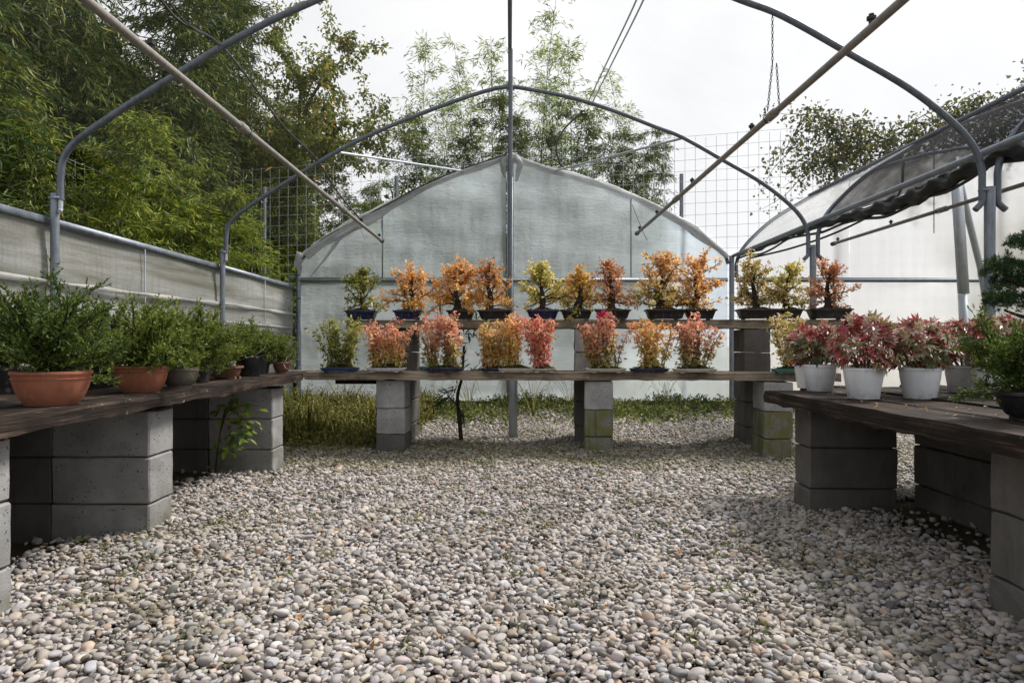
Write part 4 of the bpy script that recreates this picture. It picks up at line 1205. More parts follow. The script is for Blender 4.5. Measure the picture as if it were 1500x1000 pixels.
# ---------------------------------------------------------------- autumn bonsai on the upper shelf
def shelf_y(x, row):      # shelves stand slightly askew to the greenhouse
    return (5.30 if row == 'up' else 4.86) - .0684 * (x + 1.3) + (.16 if row == 'up' else .12)
def bonsai(label, pl, pr, potmat, top, low, seed, fl, fr, ftop, trunk_px=None, dens=1.0, tagc=None, lean=0, thick=1.0):
    xg = ((pl + pr) / 2 - 747) * 5.45 / 1000
    y = shelf_y(xg, 'up'); k = y / 1000
    x = ((pl + pr) / 2 - 747) * k
    sx = (pr - pl) * k / 2
    e = empty('bonsai_tree', label, 'bonsai', (x, y, UPT + .002), R(-3.9), 'autumn bonsai on the upper shelf')
    tray(sx, sx * .68, .076, 'rect').build('pot', potmat, e, 35)
    soil_disc(sx * .93, sx * .62, .068, 5, .012, seed).build('soil', M_soil, e, True)
    rng = np.random.default_rng(seed)
    H = CAMZ + (505 - ftop) * k - UPT
    x0 = ((trunk_px or (pl + pr) / 2) - (pl + pr) / 2) * k
    cx = ((fl + fr) / 2 - (pl + pr) / 2) * k; W = (fr - fl) * k / 2
    pts = [(x0, 0, .06), (x0 + .1 * (cx - x0) + rng.uniform(-.015, .015), rng.uniform(-.015, .015), .12), (x0 + .4 * (cx - x0) + rng.uniform(-.02, .02), rng.uniform(-.02, .02), .06 + H * .28),
           (x0 + .7 * (cx - x0) + rng.uniform(-.02, .02), rng.uniform(-.02, .02), .06 + H * .47), (cx + rng.uniform(-.015, .015), 0, H * .82)]
    tr = spline(pts, 5)
    n = len(tr); rr = np.linspace(1, 0, n) ** .8 * .024 * thick + .004
    rr[0] *= 1.55; rr[1] *= 1.3; rr[2] *= 1.1
    th = np.arange(10)
    r2 = rr[:, None] * (1 + .14 * np.sin(th * 1.9 + seed)[None] + rng.normal(0, .07, (n, 10)))
    m = MB(); m.tube(tr, r2, 10)
    C, D = [], []
    nb = int(22 * dens) + 5
    for q in range(nb):
        t = .20 + .80 * (q + rng.uniform()) / nb
        s0 = tr[min(n - 1, int(t * (n - 1)))]
        az = q * 2.4 + rng.uniform(-.4, .4)
        zt = (t - .2) / .8
        L = W * (1.15 - .62 * zt ** 2) * rng.uniform(.45, 1.28)
        el = rng.uniform(-.2, .45) + .9 * zt ** 2
        d = (math.cos(az) * math.cos(el), .75 * math.sin(az) * math.cos(el), math.sin(el))
        br = walk(rng, s0, d, L, 6, .22, .03)
        m.tube(br, np.linspace(.006, .0015, 7), 5)
        for z in range(2, 7):
            for _ in range(2):
                tw = walk(rng, br[z], (br[z] - br[z - 1]) / (np.linalg.norm(br[z] - br[z - 1]) + 1e-9) + rng.normal(0, .6, 3) + np.array((0, 0, .25)), rng.uniform(.025, .06), 3, .2)
                m.tube(tw, [.0016, .0013, .001, .0008], 3, False)
                k_ = max(1, int(round(rng.uniform(.7, 2.3) * dens)))
                for w_ in range(1, 4):
                    C.append(np.repeat(tw[w_][None], k_, 0) + rng.normal(0, .006, (k_, 3)))
                    D.append(rng.normal(0, .8, (k_, 3)) + np.array((0, 0, -.15)) + (tw[w_] - s0) * 4)
    # leader shoots
    for _ in range(4):
        br = walk(rng, tr[-1], (rng.normal(0, .5), rng.normal(0, .3), 1), H * rng.uniform(.10, .22), 5, .2)
        m.tube(br, np.linspace(.003, .001, 6), 4)
        for z in range(1, 6):
            C.append(np.repeat(br[z][None], 3, 0) + rng.normal(0, .006, (3, 3))); D.append(rdir(rng, 3, .2))
    m.build('trunk', M_bark, e, True)
    C = np.concatenate(C); D = np.concatenate(D)
    L = rng.uniform(.019, .038, len(C))
    f = MB(); f.leaves(C, D, L, L * .5, rng, .45); f.build('leaves', autumn(top, low, H), e)
    m = MB(); P = rng.uniform(-1, 1, (60, 3)) * np.array((sx * .85, sx * .5, 0)) + np.array((0, 0, .078))
    m.leaves(P, rdir(rng, 60, .6), .014, .008, rng); m.build('fallen_leaves', L_dry if top != 'green' else L_cover, e)
    if tagc:
        m = MB(); m.box(-.006, .006, -.001, .001, 0, .075)
        o = m.build('plant_label', M_tag, e, loc=(tagc[0] * sx, -sx * .45, .066)); o.rotation_euler = (R(-12), R(tagc[1]), 0)
    return e
bonsai('green leaved bonsai at the left end of the upper shelf', 507, 553, M_navy, 'green', 'lime', 201, 500, 560, 392, 530, 1.0, (.85, -14))
bonsai('orange bonsai in the navy pot second from left on the upper shelf', 577, 619, M_navy, 'orange', 'amber', 202, 568, 640, 398, 601, 1.25, (.25, 0))
bonsai('tall amber bonsai with a thick trunk third from left on the upper shelf', 655, 696, M_black, 'orange', 'amber', 203, 630, 716, 385, 668, 1.45, None, 0, 1.25)
bonsai('bronze bonsai just left of the centre post on the upper shelf', 700, 751, M_black, 'bronze', 'amber', 204, 690, 748, 385, 717, .9, None, 0, 1.2)
bonsai('yellow-green bonsai just right of the centre post on the upper shelf', 771, 819, M_navy, 'lemon', 'lemon', 205, 764, 822, 385, 793, 1.15)
bonsai('golden bonsai on a broad trunk right of the yellow-green one', 821, 868, M_black, 'amber', 'lemon', 206, 822, 874, 396, 846, 1.1, None, 0, 1.5)
bonsai('sparse rust-brown bonsai with a leaning tip near the middle of the upper shelf', 872, 923, M_black, 'rust', 'bronze', 207, 862, 920, 378, 897, .85, None, 0, 1.35)
bonsai('tallest bonsai with orange top and olive lower leaves right of the middle', 945, 1003, M_black, 'orange', 'lime', 208, 925, 1014, 370, 965, 1.45, None, 0, 1.5)
bonsai('orange bonsai with a dark leaning trunk left of the right gable corner post', 1002, 1048, M_black, 'orange', 'amber', 209, 985, 1064, 375, 1016, 1.25, None, 0, 1.45)
bonsai('straw coloured bonsai in the wide pot above the tall stained pillar', 1080, 1141, M_black, 'straw', 'straw', 210, 1068, 1146, 382, 1106, 1.15, (.4, 4), 0, 1.1)
bonsai('slim yellow bonsai beside the straw coloured one on the upper shelf', 1141, 1175, M_black, 'lemon', 'straw', 211, 1132, 1180, 384, 1151, .9, None, 0, 1.0)
bonsai('pink and brown bonsai at the right end of the upper shelf', 1184, 1244, M_black, 'rust', 'bronze', 212, 1185, 1244, 382, 1212, .95, None, 0, 1.1)

# ---------------------------------------------------------------- forest plantings on the lower shelf
def forest(label, tl, tr_, tmat, top, low, seed, fl, fr, ftop, n=16, dens=1.0, th=.030, extra=None, wide='oval'):
    y = shelf_y(((tl + tr_) / 2 - 747) * 4.9 / 1000, 'low'); k = y / 1000
    x = ((tl + tr_) / 2 - 747) * k; sx = (tr_ - tl) * k / 2
    e = empty('forest_bonsai', label, 'bonsai', (x, y, LOWT + .002), R(-3.9), 'miniature maple groves on the lower shelf')
    tray(sx, min(.10, sx * .6), th, wide).build('tray', tmat, e, 35)
    soil_disc(sx * .94, min(.10, sx * .6) * .9, th * .85, 2.6, .014, seed).build('moss', M_soil, e, True)
    rng = np.random.default_rng(seed)
    H = CAMZ + (505 - ftop) * k - LOWT
    cx = ((fl + fr) / 2 - (tl + tr_) / 2) * k; W = (fr - fl) * k / 2
    m = MB(); C, D = [], []
    for q in range(n):
        bx = cx + rng.uniform(-.72, .72) * W; by = rng.uniform(-.05, .05)
        hh = H * (1 - .38 * abs((bx - cx) / W) ** 2) * rng.uniform(.72, 1.02)
        st = walk(rng, (bx, by, th * .8), (rng.normal(0, .10) + .10 * (bx - cx) / W, rng.normal(0, .1), 1), hh, 8, .07)
        m.tube(st, np.linspace(.0042, .0012, 9), 5)
        for z in range(1, 9):
            for _ in range(3 if z > 2 else 2):
                tw = walk(rng, st[z], (rng.normal(), rng.normal(), rng.uniform(-.2, .6)), rng.uniform(.02, .055), 2, .2)
                k_ = max(1, int(round(rng.uniform(1.2, 2.8) * dens)))
                for w_ in range(3):
                    C.append(np.repeat(tw[w_][None], k_, 0) + rng.normal(0, .006, (k_, 3)))
                    D.append(rng.normal(0, .75, (k_, 3)) + np.array((0, 0, -.35)) + (tw[w_] - st[z]) * 12)
    m.build('trunks', M_twig, e, True)
    C = np.concatenate(C); D = np.concatenate(D); L = rng.uniform(.018, .036, len(C))
    f = MB(); f.leaves(C, D, L, L * .5, rng, .45); f.build('leaves', autumn(top, low, H), e)
    m = MB(); P = rng.uniform(-1, 1, (70, 3)) * np.array((sx * .85, .05, 0)) + np.array((0, 0, th + .004))
    m.leaves(P, rdir(rng, 70, .8), .013, .008, rng); m.build('ground_leaves', L_cover, e)
    if extra == 'label':
        m = MB(); m.box(-.045, .045, -.002, .002, -.006, .006)
        o = m.build('plant_label', M_tagwood, e, loc=(.05, -.09, .26)); o.rotation_euler = (0, R(32), 0)
    if extra == 'magenta':
        m = MB(); c = np.array((-.03, -.03, H + .0)); 
        m.leaves(c + rng.normal(0, .025, (60, 3)), rng.normal(0, 1, (60, 3)), .03, .012, rng); m.build('magenta_shoot', L_mag, e)
    return e
forest('green grove in the blue tray at the left end of the lower shelf', 469, 527, M_blue, 'lime', 'green', 301, 474, 521, 466, 16, .95)
forest('pink and yellow grove in the white tray second from left on the lower shelf', 537, 595, M_whiteg, 'pink', 'lemon', 302, 536, 592, 470, 16, 1.0)
forest('tall pink-topped grove in the dark tray left of the centre post', 620, 680, M_navy, 'pink', 'lime', 303, 618, 680, 460, 18, 1.15)
forest('brownish grove in a dark tray tucked behind the cream tray left of the centre post', 703, 745, M_navy, 'straw', 'bronze', 314, 703, 735, 474, 9, .8)
forest('orange-pink grove in the cream tray just left of the centre post', 726, 784, M_cream, 'peach', 'lemon', 304, 716, 768, 466, 16, 1.05)
forest('narrow salmon red grove in the pale tray right of the centre post', 779, 816, M_cream, 'crimson', 'pink', 305, 779, 816, 462, 13, 1.15, .026, 'label')
forest('green and pink grove with a magenta tip in the cream tray at the middle pillar', 858, 917, M_cream, 'pink', 'lime', 306, 858, 922, 464, 18, .95, .030, 'magenta')
forest('salmon grove in the navy tray overhanging the lower shelf edge', 922, 980, M_navy, 'peach', 'lemon', 307, 934, 977, 468, 15, 1.0)
forest('pale pink grove in the long cream tray left of the stained pillar', 985, 1050, M_cream, 'pink', 'lime', 308, 986, 1042, 466, 17, .95)
forest('yellow and pink grove in the teal tray at the right end of the lower shelf', 1130, 1186, M_teal, 'straw', 'lemon', 309, 1140, 1188, 462, 14, 1.0)
m = tray(.07, .05, .03, 'oval')
tag(m.build('empty_tray', M_teal, None, 35, loc=(-.62, 5.2, LOWT + .003)), 'empty teal tray behind the dark tray on the lower shelf', 'tray')

# ================================================================== GROUND VEGETATION
def weed_patch():
    rng = np.random.default_rng(21); m = MB()
    n = 6500
    X = rng.uniform(-2.75, -.80, n); Y = rng.uniform(4.7, 8.2, n)
    k = (Y > 5.12 + .12 * (X + 1.2) + rng.normal(0, .06, n)) & (X > -.38 * Y - .1)
    X, Y = X[k], Y[k]; n = len(X)
    h = rng.uniform(.05, .40, n) * (.68 + .32 * np.sin(X * 5.1 + 1) * np.sin(Y * 4.3)) * np.clip((Y - 4.75) / .7, .3, 1.0)
    B = np.stack([X, Y, ground_h(X, Y) - .02], -1)
    d = np.stack([rng.normal(0, .28, n), rng.normal(0, .28, n), np.ones(n)], -1)
    m.leaves(B, d, h, .0032, rng, .1, .1, .18)
    for q in range(11):
        t = rng.uniform(.1, 1.05, n)
        P = B + d / np.linalg.norm(d, axis=1)[:, None] * (h * t)[:, None] + rng.normal(0, .018, (n, 3))
        m.leaves(P, rng.normal(0, .9, (n, 3)) + np.array((0, -.1, .1)), rng.uniform(.014, .038, n), rng.uniform(.008, .016, n), rng, .6)
    o = m.build('weeds', L_weed, None); o['kind'] = 'stuff'
weed_patch()
def cover():
    rng = np.random.default_rng(22); m = MB()
    n = 5200
    X = rng.uniform(-1.3, 2.85, n); Y = rng.uniform(6.0, 8.95, n)
    den = .5 + .5 * np.sin(X * 3.1 + 1) * np.sin(Y * 2.3)
    k = rng.uniform(size=n) < np.clip((Y - 6.2 - .3 * np.sin(X * 4)) / 1.6, .02, 1) * (.2 + .8 * den)
    X, Y = X[k], Y[k]; n = len(X)
    h = rng.uniform(.015, .14, n) * np.clip((Y - 5.9) / 2, .15, 1) * (.6 + .8 * den[k])
    B = np.stack([X, Y, ground_h(X, Y) - .02], -1)
    d = np.stack([rng.normal(0, .3, n), rng.normal(0, .3, n), np.ones(n)], -1); d /= np.linalg.norm(d, axis=1)[:, None]
    m.leaves(B, d, h * 1.2, .006, rng, .1, .1, .1)
    for q in range(7):
        P = B + d * (h * rng.uniform(.4, 1.1, n))[:, None] + rng.normal(0, .02, (n, 3)) * np.array((1, 1, .4))
        m.leaves(P, rng.normal(0, .8, (n, 3)) + np.array((0, -.1, .2)), rng.uniform(.02, .055, n), rng.uniform(.015, .03, n), rng, .6)
    o = m.build('ground_cover', L_cover, None); o['kind'] = 'stuff'
    # sprigs and moss between the pebbles
    m = MB(); C, D = [], []
    for q in range(230):
        y = rng.uniform(1.6, 6.3) if q % 3 else rng.uniform(4.4, 6.2)
        x = rng.uniform(-1.3, 1.3) * min(1.6, y * .5)
        k = rng.integers(6, 26)
        c = np.array((x, y, float(ground_h(x, y)) + .012))
        C.append(c + rng.normal(0, .022, (k, 3)) * np.array((1, 1, .15))); D.append(rdir(rng, k, .9))
    C = np.concatenate(C); D = np.concatenate(D)
    m.leaves(C, D, rng.uniform(.01, .024, len(C)), .007, rng)
    o = m.build('gravel_sprigs', L_cover, None); o['kind'] = 'stuff'
    m = MB(); n = 260
    X = rng.uniform(-2, 2.2, n); Y = rng.uniform(1.7, 6.5, n)
    m.leaves(np.stack([X, Y, ground_h(X, Y) + .022], -1), rng.normal(0, 1, (n, 3)) * np.array((1, 1, .25)), rng.uniform(.015, .035, n), rng.uniform(.010, .018, n), rng, .8)
    n = 160
    X = rng.uniform(-1.4, 2.2, n); Y = 5.0 - .0684 * (X + 1.5) + rng.uniform(.01, .36, n)
    m.leaves(np.stack([X, Y, np.full(n, LOWT + .004)], -1), rng.normal(0, 1, (n, 3)) * np.array((1, 1, .1)), rng.uniform(.012, .024, n), .012, rng, .9)
    n = 60
    X = rng.uniform(1.35, 2.3, n); Y = rng.uniform(1.8, 3.4, n)
    m.leaves(np.stack([X, Y, np.full(n, RBZ + .006)], -1), rng.normal(0, 1, (n, 3)) * np.array((1, 1, .1)), rng.uniform(.012, .03, n), .012, rng, .9)
    o = m.build('fallen_leaves', L_dry, None); o['kind'] = 'stuff'
cover()
def grass_tuft(x, y, h, n, seed, label):
    rng = np.random.default_rng(seed); m = MB()
    for k in range(n):
        a = rng.uniform(0, 6.28); l = h * rng.uniform(.6, 1.1)
        d = np.array((math.cos(a) * rng.uniform(.1, .5), math.sin(a) * rng.uniform(.1, .5), 1))
        p = spline([(0, 0, 0), d * l * .5, d * l * .85 + np.array((math.cos(a), math.sin(a), -.2)) * l * .15, d * l * .8 + np.array((math.cos(a), math.sin(a), -.9)) * l * .35], 3)
        m.tube(p, np.linspace(.004, .0008, len(p)), 3, False)
    tag(m.build('grass_tuft', L_weed, None, loc=(x, y, -.02)), label, 'grass tuft', 'tall grass tufts by the gable')
for k, (x, y, h) in enumerate(((-1.75, 7.2, .62), (-1.2, 7.0, .66), (-.9, 6.9, .5), (-.45, 7.6, .6), (.25, 7.4, .62), (.7, 7.9, .55), (1.9, 8.3, .45))):
    grass_tuft(x, y, h, 14, 60 + k, ('tall grass tuft in the weeds farthest left before the gable wall', 'tall grass tuft in the weeds under the left end of the lower shelf', 'shorter grass tuft at the left grey pillar under the lower shelf', 'grass tuft behind the thin stemmed young shrub', 'grass tuft just right of the centre post before the gable wall', 'grass tuft behind the block pillar right of the centre post', 'short grass tuft before the gable wall beside the right corner post')[k])

# oleander-like shrub behind the shelf: brown stem, narrow dark leaves
e = empty('young_shrub', 'young shrub with a thin dark stem and narrow leaves under the lower shelf', 'shrub', (-.385, 5.45, -.02))
rng = np.random.default_rng(77)
st = spline([(.0, 0, 0), (-.02, 0, .2), (-.035, .02, .38), (.0, .05, .54), (.01, .1, .78)], 4)
m = MB(); m.tube(st, np.linspace(.018, .009, len(st)), 8); m.build('stem', M_bark, e, True)
C, D = [], []
for k in range(12):
    s0 = st[rng.integers(9, len(st))]
    br = walk(rng, s0, (rng.normal(0, 1), rng.uniform(0, .8), rng.normal(-.1, .4)), rng.uniform(.15, .42), 6, .15)
    for q in range(2, 7):
        C.append(np.repeat(br[q][None], 4, 0)); D.append(rng.normal(0, .7, (4, 3)) + (br[q] - br[q - 1]) * 25)
C = np.concatenate(C); D = np.concatenate(D); m = MB()
m.leaves(C, D, rng.uniform(.07, .12, len(C)), .013, rng); m.build('foliage', L_oleander, e)

# lime leaved shrub leaning out under the left bench
e = empty('leafy_sapling', 'lime green sapling poking out from under the left bench', 'sapling', (-1.68, 4.10, -.02))
m = MB()
ST = [spline([(-.1, .02, 0), (-.05, -.03, .25), (.03, -.08, .42), (.10 + .05 * k, -.12, .48 - .10 * k)], 4) for k in range(4)]
for s_ in ST: m.tube(s_, np.linspace(.005, .0015, len(s_)), 5)
sap = m.build('stem', M_twig, e, True)
bm = bmesh.new()
vs = [bm.verts.new(c) for c in ((0, 0, 0), (.3, .2, .05), (.65, .2, .02), (1, 0, -.12), (.65, -.2, .02), (.3, -.2, .05), (.5, 0, 0))]
for a, b_ in zip(range(6), [1, 2, 3, 4, 5, 0]): bm.faces.new((vs[6], vs[a], vs[b_]))
lm = bpy.data.meshes.new('sapling_leaf'); bm.to_mesh(lm); bm.free(); lm.materials.append(L_lime)
rng = np.random.default_rng(5)
for k in range(115):
    p = np.array((rng.uniform(-.06, .20), rng.uniform(-.2, -.04), rng.uniform(.16, .50)))
    if (p[0] - .07) ** 2 / .13 ** 2 + (p[2] - .33) ** 2 / .17 ** 2 > 1: continue
    inst(lm, 'leaf', sap, p, (rng.uniform(-.6, .6), rng.uniform(-.1, 1.0), rng.uniform(-2.4, .6)), (rng.uniform(.045, .075),) * 3)
m = MB(); m.box(-.02, .02, -.004, .004, -.1, .1)
o = m.build('torn_flap', M_dark, None, loc=(-2.72, 8.62, .98)); o.rotation_euler = (0, R(12), R(60))
tag(o, 'small black torn flap on the side wall near the gable corner', 'flap')
e = empty('potting_box', 'small orange-brown wooden box behind the nearest terracotta pot', 'box', (-1.93, 3.35, BZ + .008))
m = MB(); m.box(-.07, .07, -.05, -.042, 0, .075); m.build('side_panel', M_tagwood, e)
m = MB(); m.box(-.07, .07, .042, .05, 0, .075); m.build('side_panel', M_tagwood, e)
m = MB(); m.box(-.07, -.062, -.041, .041, 0, .075); m.build('end_panel', M_tagwood, e)
m = MB(); m.box(.062, .07, -.041, .041, 0, .075); m.build('end_panel', M_tagwood, e)

# yellow leaves caught on the hail net
bm = bmesh.new()
vs = [bm.verts.new(c) for c in ((0, 0, 0), (.25, .22, .03), (.55, .25, 0), (.8, .12, -.04), (1, -.02, -.1), (.75, -.15, -.02), (.5, -.24, .03), (.2, -.18, .02), (.5, 0, -.03))]
for a in range(8): bm.faces.new((vs[8], vs[a], vs[(a + 1) % 8]))
yl = bpy.data.meshes.new('yellow_leaf'); bm.to_mesh(yl); bm.free(); yl.materials.append(L_yellow)
for px, py, Y, s_, rz, lab in ((58, 35, 3.05, .085, 1.1, 'yellow leaf caught on the roof net at the top left corner'), (388, 182, 6.2, .085, .3, 'yellow leaf caught on the roof net above the left watering pipe'), (474, 193, 6.9, .07, 2.4, 'small yellow leaf on the roof net beside the sagging cable')):
    x, y, z = at(px, py, Y)
    x = max(-2.68, x)
    o = inst(yl, 'fallen_leaf', None, (x, y, float(arch_z(hoop_xz, x)) + .035 - .03 * abs(math.sin(PI * (y - 4.2) / 2.45))), (0, R(-40), rz), (s_,) * 3)
    tag(o, lab, 'leaf', 'yellow leaves on the roof net')

# ================================================================== BEYOND THE GREENHOUSE
# ---- wire fence behind the gable
FA, FB, FH = np.array((-6.2, 11.17)), np.array((7.4, 9.46)), 4.0
fd = FB - FA; FL = float(np.linalg.norm(fd)); fu = fd / FL
fe = empty('wire_fence', 'tall wire mesh fence standing behind the gable wall', 'fence', (0, 0, 0))
m = MB()
for k in range(int(FL / .15) + 1):
    p = FA + fu * k * .15
    m.tube([(p[0], p[1], .02), (p[0], p[1], FH - .52 + .55 * k * .15 / FL + .03 * math.sin(k))], .0028, 4, False)
for k in range(int((FH - .5) / .15) + 1):
    z = .03 + k * .15
    q = [FA + fu * FL * t for t in np.linspace(0, 1, 12)]
    m.tube([(p[0], p[1] - .004, z * (1 + .155 * i_ / 11) + .012 * math.sin(i_ * 1.3 + k)) for i_, p in enumerate(q)], .0028, 4, False)
o = m.build('wire_mesh', M_wire, fe); o['kind'] = 'stuff'
for k in range(7):
    p = FA + fu * (FL * (k + .05) / 6.3)
    m = MB(); m.tube([(p[0], p[1] + .05, -.1), (p[0], p[1] + .05, 3.2 + .1 * (k % 3))], .03, 8); m.build('fence_post', M_galv, fe, 40)
fe2 = empty('wire_fence', 'wire mesh fence along the outside of the left side wall', 'fence', (0, 0, 0))
m = MB()
for k in range(60): m.tube([(-4.3, 3.6 + k * .15, 0), (-4.3, 3.6 + k * .15, 2.6)], .0026, 4, False)
for k in range(18): m.tube([(-4.304, 3.6, .03 + k * .15), (-4.304, 8, .03 + k * .15), (-4.304, 12.5, .03 + k * .15)], .0026, 4, False)
o = m.build('wire_mesh', M_wire, fe2); o['kind'] = 'stuff'
# ---- bamboo
def bamboo_mesh(seed, H, nodes, per, leaves_per, spread, start, lean, droop):
    rng = np.random.default_rng(seed)
    pts = [(0, 0, -.1)]
    for t in np.linspace(.15, 1, 8):
        pts.append((lean * H * t ** 2.4, .3 * lean * H * t ** 2, H * (t - .06 * abs(lean) * t ** 3)))
    cu = spline(pts, 4); n = len(cu)
    m = MB(); m.tube(cu, np.linspace(.016, .003, n), 6)
    C, D = [], []
    for q in range(nodes):
        t = start + (1 - start) * (q + rng.uniform(0, .5)) / nodes
        i_ = min(n - 2, int(t * (n - 1))); p0 = cu[i_] + (cu[i_ + 1] - cu[i_]) * rng.uniform()
        for b_ in range(per):
            az = rng.uniform(0, 6.28)
            L = spread * rng.uniform(.5, 1.15) * (1.1 - .75 * ((t - start) / (1 - start)) ** 1.6)
            br = [p0]; d = np.array((math.cos(az), math.sin(az), rng.uniform(.4, 1.1))); d /= np.linalg.norm(d)
            p = p0.copy()
            for _ in range(6):
                d = d + rng.normal(0, .14, 3); d[2] -= droop; d /= np.linalg.norm(d)
                p = p + d * L / 6; br.append(p.copy())
            br = np.array(br)
            if b_ % 2 == 0: m.tube(br, np.linspace(.004, .001, 7), 3, False)
            k = leaves_per
            tt = rng.uniform(.9, 6, k); ii = np.clip(tt.astype(int), 0, 5)
            P = br[ii] + (br[ii + 1] - br[ii]) * (tt - ii)[:, None] + rng.normal(0, .035, (k, 3))
            C.append(P); dd = br[ii + 1] - br[ii]; dd /= np.linalg.norm(dd, axis=1)[:, None]
            D.append(dd * .8 + rng.normal(0, .5, (k, 3)) + np.array((0, 0, -.35)))
    C = np.concatenate(C); D = np.concatenate(D)
    f = MB(); L = rng.uniform(.07, .15, len(C)); f.leaves(C, D, L, L * .14, rng, .4, .2, .15)
    return m.mesh('culm', M_culm, True), f
def make_bamboo(variants, mat, name):
    out = []
    for a in variants:
        cm, f = bamboo_mesh(*a); out.append((cm, f.mesh('foliage', mat)))
    return out
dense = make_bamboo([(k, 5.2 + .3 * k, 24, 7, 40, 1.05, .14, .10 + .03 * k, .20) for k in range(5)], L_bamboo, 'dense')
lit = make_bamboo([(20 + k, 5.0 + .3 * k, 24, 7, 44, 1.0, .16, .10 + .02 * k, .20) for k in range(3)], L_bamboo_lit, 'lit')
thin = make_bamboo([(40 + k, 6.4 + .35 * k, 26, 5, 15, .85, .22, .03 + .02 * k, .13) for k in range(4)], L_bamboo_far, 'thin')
def bamboo(v, x, y, s, rz, label, group):
    e = empty('bamboo', label, 'bamboo', (x, y, -.08), rz, group)
    e.scale = (s if s > .8 else .8,) * 2 + (s,)
    inst(v[0], 'culm', e); inst(v[1], 'foliage', e)
    return e
rnd = random.Random(9)
G1 = 'dark bamboo plants beyond the left side wall'
LB = 'dense dark green bamboo towering beyond the left side wall'
spots = []
for k in range(42):
    y = 4.4 + 8.6 * (k / 41) + rnd.uniform(-.3, .3)
    x = -4.6 - rnd.uniform(0, 3.4) * (.35 + y / 14)
    spots.append((x, y))
for k, (x, y) in enumerate(spots):
    lim = min(1.12, max(.62, 1.15 - max(0, (y - 7.5)) * .045 - max(0, (x + 5.2)) * .10))
    bamboo(dense[k % 5], x, y, lim * rnd.uniform(.95, 1.15), rnd.uniform(0, 6.28), LB, G1)
G2 = 'lit bamboo plants in front of the fence'
for k, (x, y, s) in enumerate(((-4.1, 7.3, .62), (-4.5, 8.0, .78), (-4.9, 9.3, .84), (-5.2, 12.2, .98), (-4.3, 12.1, .88), (-4.9, 12.9, 1.02), (-3.6, 12.3, .80), (-4.2, 6.2, .66), (-3.1, 12.9, .80), (-4.4, 13.5, 1.0), (-2.6, 13.2, .72), (-5.6, 12.8, 1.1), (-5.3, 9.9, .95), (-5.8, 10.6, 1.08), (-3.8, 13.2, .92), (-5.0, 13.9, 1.1), (-2.9, 12.3, .66), (-2.2, 12.6, .6))):
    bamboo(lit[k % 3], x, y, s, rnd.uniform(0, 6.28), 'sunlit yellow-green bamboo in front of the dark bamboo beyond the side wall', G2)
for k, (x, y, s) in enumerate(((-3.75, 5.6, .50), (-3.9, 6.6, .56), (-3.7, 7.6, .54), (-3.65, 8.6, .55), (-4.0, 4.9, .5), (-3.5, 9.9, .52))):
    bamboo(dense[k % 5] if k in (0, 4) else lit[k % 3], x, y, s, rnd.uniform(0, 6.28), 'low bamboo leaning over the rail of the left side wall', 'low bamboo at the side wall rail')
def thicket():
    rng = np.random.default_rng(31); m = MB()
    n = 16000
    X = rng.uniform(-13, -6.2, n); Y = rng.uniform(2, 19, n); Z = rng.uniform(0, 4.3, n) * (.8 + .2 * np.sin(Y * 1.7) * np.sin(X))
    n2 = 9000
    X = np.concatenate([X, rng.uniform(-9, 2.2, n2)]); Y = np.concatenate([Y, rng.uniform(13.9, 16.0, n2)])
    Z = np.concatenate([Z, rng.uniform(0, 3.9, n2) * (.85 + .25 * np.sin(X[n:] * 2.1))])
    n += n2
    m.leaves(np.stack([X, Y, Z], -1), rdir(rng, n, -.2), rng.uniform(.18, .42, n), rng.uniform(.05, .11, n), rng, .3)
    o = m.build('thicket', L_bamboo, None); o['kind'] = 'stuff'
thicket()
G3 = 'slender bamboo plants behind the gable'
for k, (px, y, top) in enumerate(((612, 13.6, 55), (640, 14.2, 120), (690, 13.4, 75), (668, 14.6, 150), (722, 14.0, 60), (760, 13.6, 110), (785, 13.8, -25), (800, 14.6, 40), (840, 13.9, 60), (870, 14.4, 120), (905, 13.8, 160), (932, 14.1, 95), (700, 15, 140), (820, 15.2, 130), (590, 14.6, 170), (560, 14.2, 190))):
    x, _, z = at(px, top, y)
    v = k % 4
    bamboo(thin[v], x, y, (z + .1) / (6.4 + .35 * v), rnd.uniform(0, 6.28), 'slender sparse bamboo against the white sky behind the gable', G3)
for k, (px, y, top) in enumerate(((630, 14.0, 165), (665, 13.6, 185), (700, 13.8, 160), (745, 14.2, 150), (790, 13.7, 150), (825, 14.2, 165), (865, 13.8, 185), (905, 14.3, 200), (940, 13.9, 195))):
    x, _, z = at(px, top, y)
    bamboo(dense[k % 5], x, y, (z + .1) / (5.2 + .3 * (k % 5)), rnd.uniform(0, 6.28), 'shorter leafy bamboo filling the base behind the gable', 'short bamboo behind the gable')

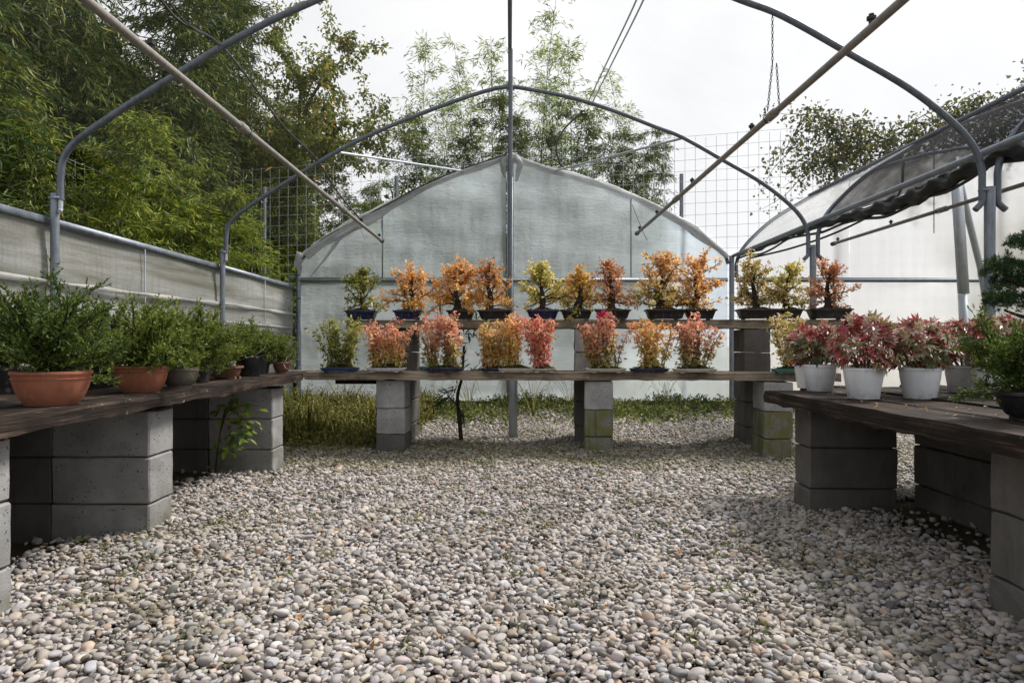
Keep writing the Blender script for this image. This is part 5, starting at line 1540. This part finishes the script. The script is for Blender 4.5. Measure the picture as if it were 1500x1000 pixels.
# ---- autumn tree at upper left
def broadleaf(x, y, H, R0, z0, seed, label, mat, nl=6000, ls=(.06, .11)):
    rng = np.random.default_rng(seed)
    e = empty('tree', label, 'tree', (x, y, -.08))
    m = MB(); tr = walk(rng, (0, 0, 0), (.05, 0, 1), z0 + .5, 7, .06)
    m.tube(tr, np.linspace(.13, .08, 8), 9)
    C, D = [], []
    tips = []
    for k in range(13):
        az = k * 2.4; el = rng.uniform(.3, 1.3)
        b_ = walk(rng, tr[rng.integers(4, 8)], (math.cos(az) * math.cos(el), math.sin(az) * math.cos(el), math.sin(el)), (H - z0) * rng.uniform(.55, .95) * (math.sin(el) * .6 + .4), 8, .16, .02)
        m.tube(b_, np.linspace(.045, .012, 9), 6)
        for q in range(3, 9):
            for _ in range(3):
                t = walk(rng, b_[q], rng.normal(0, 1, 3) + np.array((0, 0, .3)), rng.uniform(.25, .7) * R0 / 1.4, 4, .25)
                m.tube(t, np.linspace(.010, .003, 5), 3, False); tips.append(t)
    per = max(1, nl // len(tips))
    for t in tips:
        tt = rng.uniform(.6, 4, per); ii = np.clip(tt.astype(int), 0, 3)
        C.append(t[ii] + (t[ii + 1] - t[ii]) * (tt - ii)[:, None] + rng.normal(0, .06, (per, 3)))
        D.append(rng.normal(0, .7, (per, 3)) + np.array((0, 0, -.5)))
    m.build('trunk', M_bark2, e, True)
    C = np.concatenate(C); D = np.concatenate(D); L = rng.uniform(*ls, len(C))
    f = MB(); f.leaves(C, D, L, L * .5, rng, .35); f.build('crown', mat, e)
broadleaf(-4.7, 13.4, 7.7, 2.3, 4.0, 3, 'yellowing broadleaf tree rising above the bamboo left of centre', L_decid, 24000)
broadleaf(-6.6, 14.6, 7.4, 1.6, 4.0, 4, 'green broadleaf tree half hidden behind the left bamboo', L_decid, 12000)

# ---- creeper on the fence at right
def creeper():
    rng = np.random.default_rng(14)
    e = empty('creeper', 'reddish green creeper sprawling along the top of the wire fence at right', 'creeper', (0, 0, 0))
    m = MB(); C, D = [], []
    def P(px, z, off=0):
        # point on the fence line seen at photo column px
        k = (px - 747) / 1000
        t = (FA[0] - k * FA[1]) / (k * fu[1] - fu[0])
        q = FA + fu * t
        return np.array((q[0], q[1] - .06 + off, z))
    for k in range(170):
        px = rng.uniform(1165, 1345) if k % 5 < 2 else rng.uniform(1330, 1640)
        ztop = 170 - max(0, px - 1340) * .30 + 12 * math.sin(px * .035)
        yf = P(px, 0)[1]
        dz = rng.uniform(0, 1) ** 1.6 * (85 if px < 1345 else 70)
        s0 = P(px, CAMZ + (505 - ztop - dz) * yf / 1000)
        dx = rng.uniform(-1, .6)
        b_ = walk(rng, s0, (dx, -.05, rng.uniform(-.5, .0)), rng.uniform(.4, 1.0), 8, .2, -.02)
        b_[:, 1] = np.clip(b_[:, 1], s0[1] - .25, s0[1] + .25)
        m.tube(b_, np.linspace(.007, .002, 9), 4, False)
        for q in range(9):
            kk = 5
            C.append(b_[q] + rng.normal(0, .075, (kk, 3))); D.append(rng.normal(0, .7, (kk, 3)) + np.array((0, -.2, -.5)))
    for k in range(26):    # hanging strands
        px = rng.uniform(1150, 1330)
        b_ = walk(rng, P(px, 3.7), (rng.normal(0, .4), 0, -1), rng.uniform(.5, 1.05), 9, .2)
        m.tube(b_, np.linspace(.004, .0015, 10), 3, False)
        for q in range(10):
            C.append(b_[q] + rng.normal(0, .05, (3, 3))); D.append(rng.normal(0, .7, (3, 3)) + np.array((0, -.2, -.5)))
    m.build('stems', M_bark, e, True)
    C = np.concatenate(C); D = np.concatenate(D); L = rng.uniform(.04, .085, len(C))
    f = MB(); f.leaves(C, D, L, L * .62, rng, .3); f.build('foliage', L_vine, e)
creeper()
broadleaf(8.6, 11.5, 3.5, 1.2, 1.4, 6, 'leafy tree behind the right bay seen faintly through the polythene', L_decid, 3600)
# ivy shrub at the foot of the fence, left
def shrub(x, y, W, H, seed, label, mat, n=2600, ls=.05):
    rng = np.random.default_rng(seed)
    e = empty('shrub', label, 'shrub', (x, y, -.08))
    m = MB(); C, D = [], []
    for k in range(26):
        az = rng.uniform(0, 6.28)
        b_ = walk(rng, (0, 0, 0), (math.cos(az) * W / H, math.sin(az) * W / H, 1), H * rng.uniform(.6, 1.05), 7, .15)
        m.tube(b_, np.linspace(.012, .003, 8), 4, False)
        for q in range(1, 8):
            kk = n // 180
            C.append(b_[q] + rng.normal(0, .11, (kk, 3))); D.append(rng.normal(0, .7, (kk, 3)) + np.array((0, -.2, -.2)))
    m.build('stems', M_bark, e, True)
    C = np.concatenate(C); D = np.concatenate(D); L = rng.uniform(.6, 1.2, len(C)) * ls
    f = MB(); f.leaves(C, D, L, L * .7, rng, .3); f.build('foliage', mat, e)
shrub(-3.7, 9.4, .5, 1.95, 1, 'ivy covered shrub above the side wall rail near the gable', L_ivy)
shrub(-3.65, 11.5, .6, 2.1, 2, 'broad leaved shrub against the fence just left of the gable corner', L_ivy)
shrub(-4.3, 8.0, .6, 2.0, 3, 'dark shrub filling the base of the bamboo behind the middle hoop', L_ivy)
shrub(-3.0, 12.0, .7, 2.4, 4, 'tall ivy shrub behind the fence beside the gable edge', L_ivy)
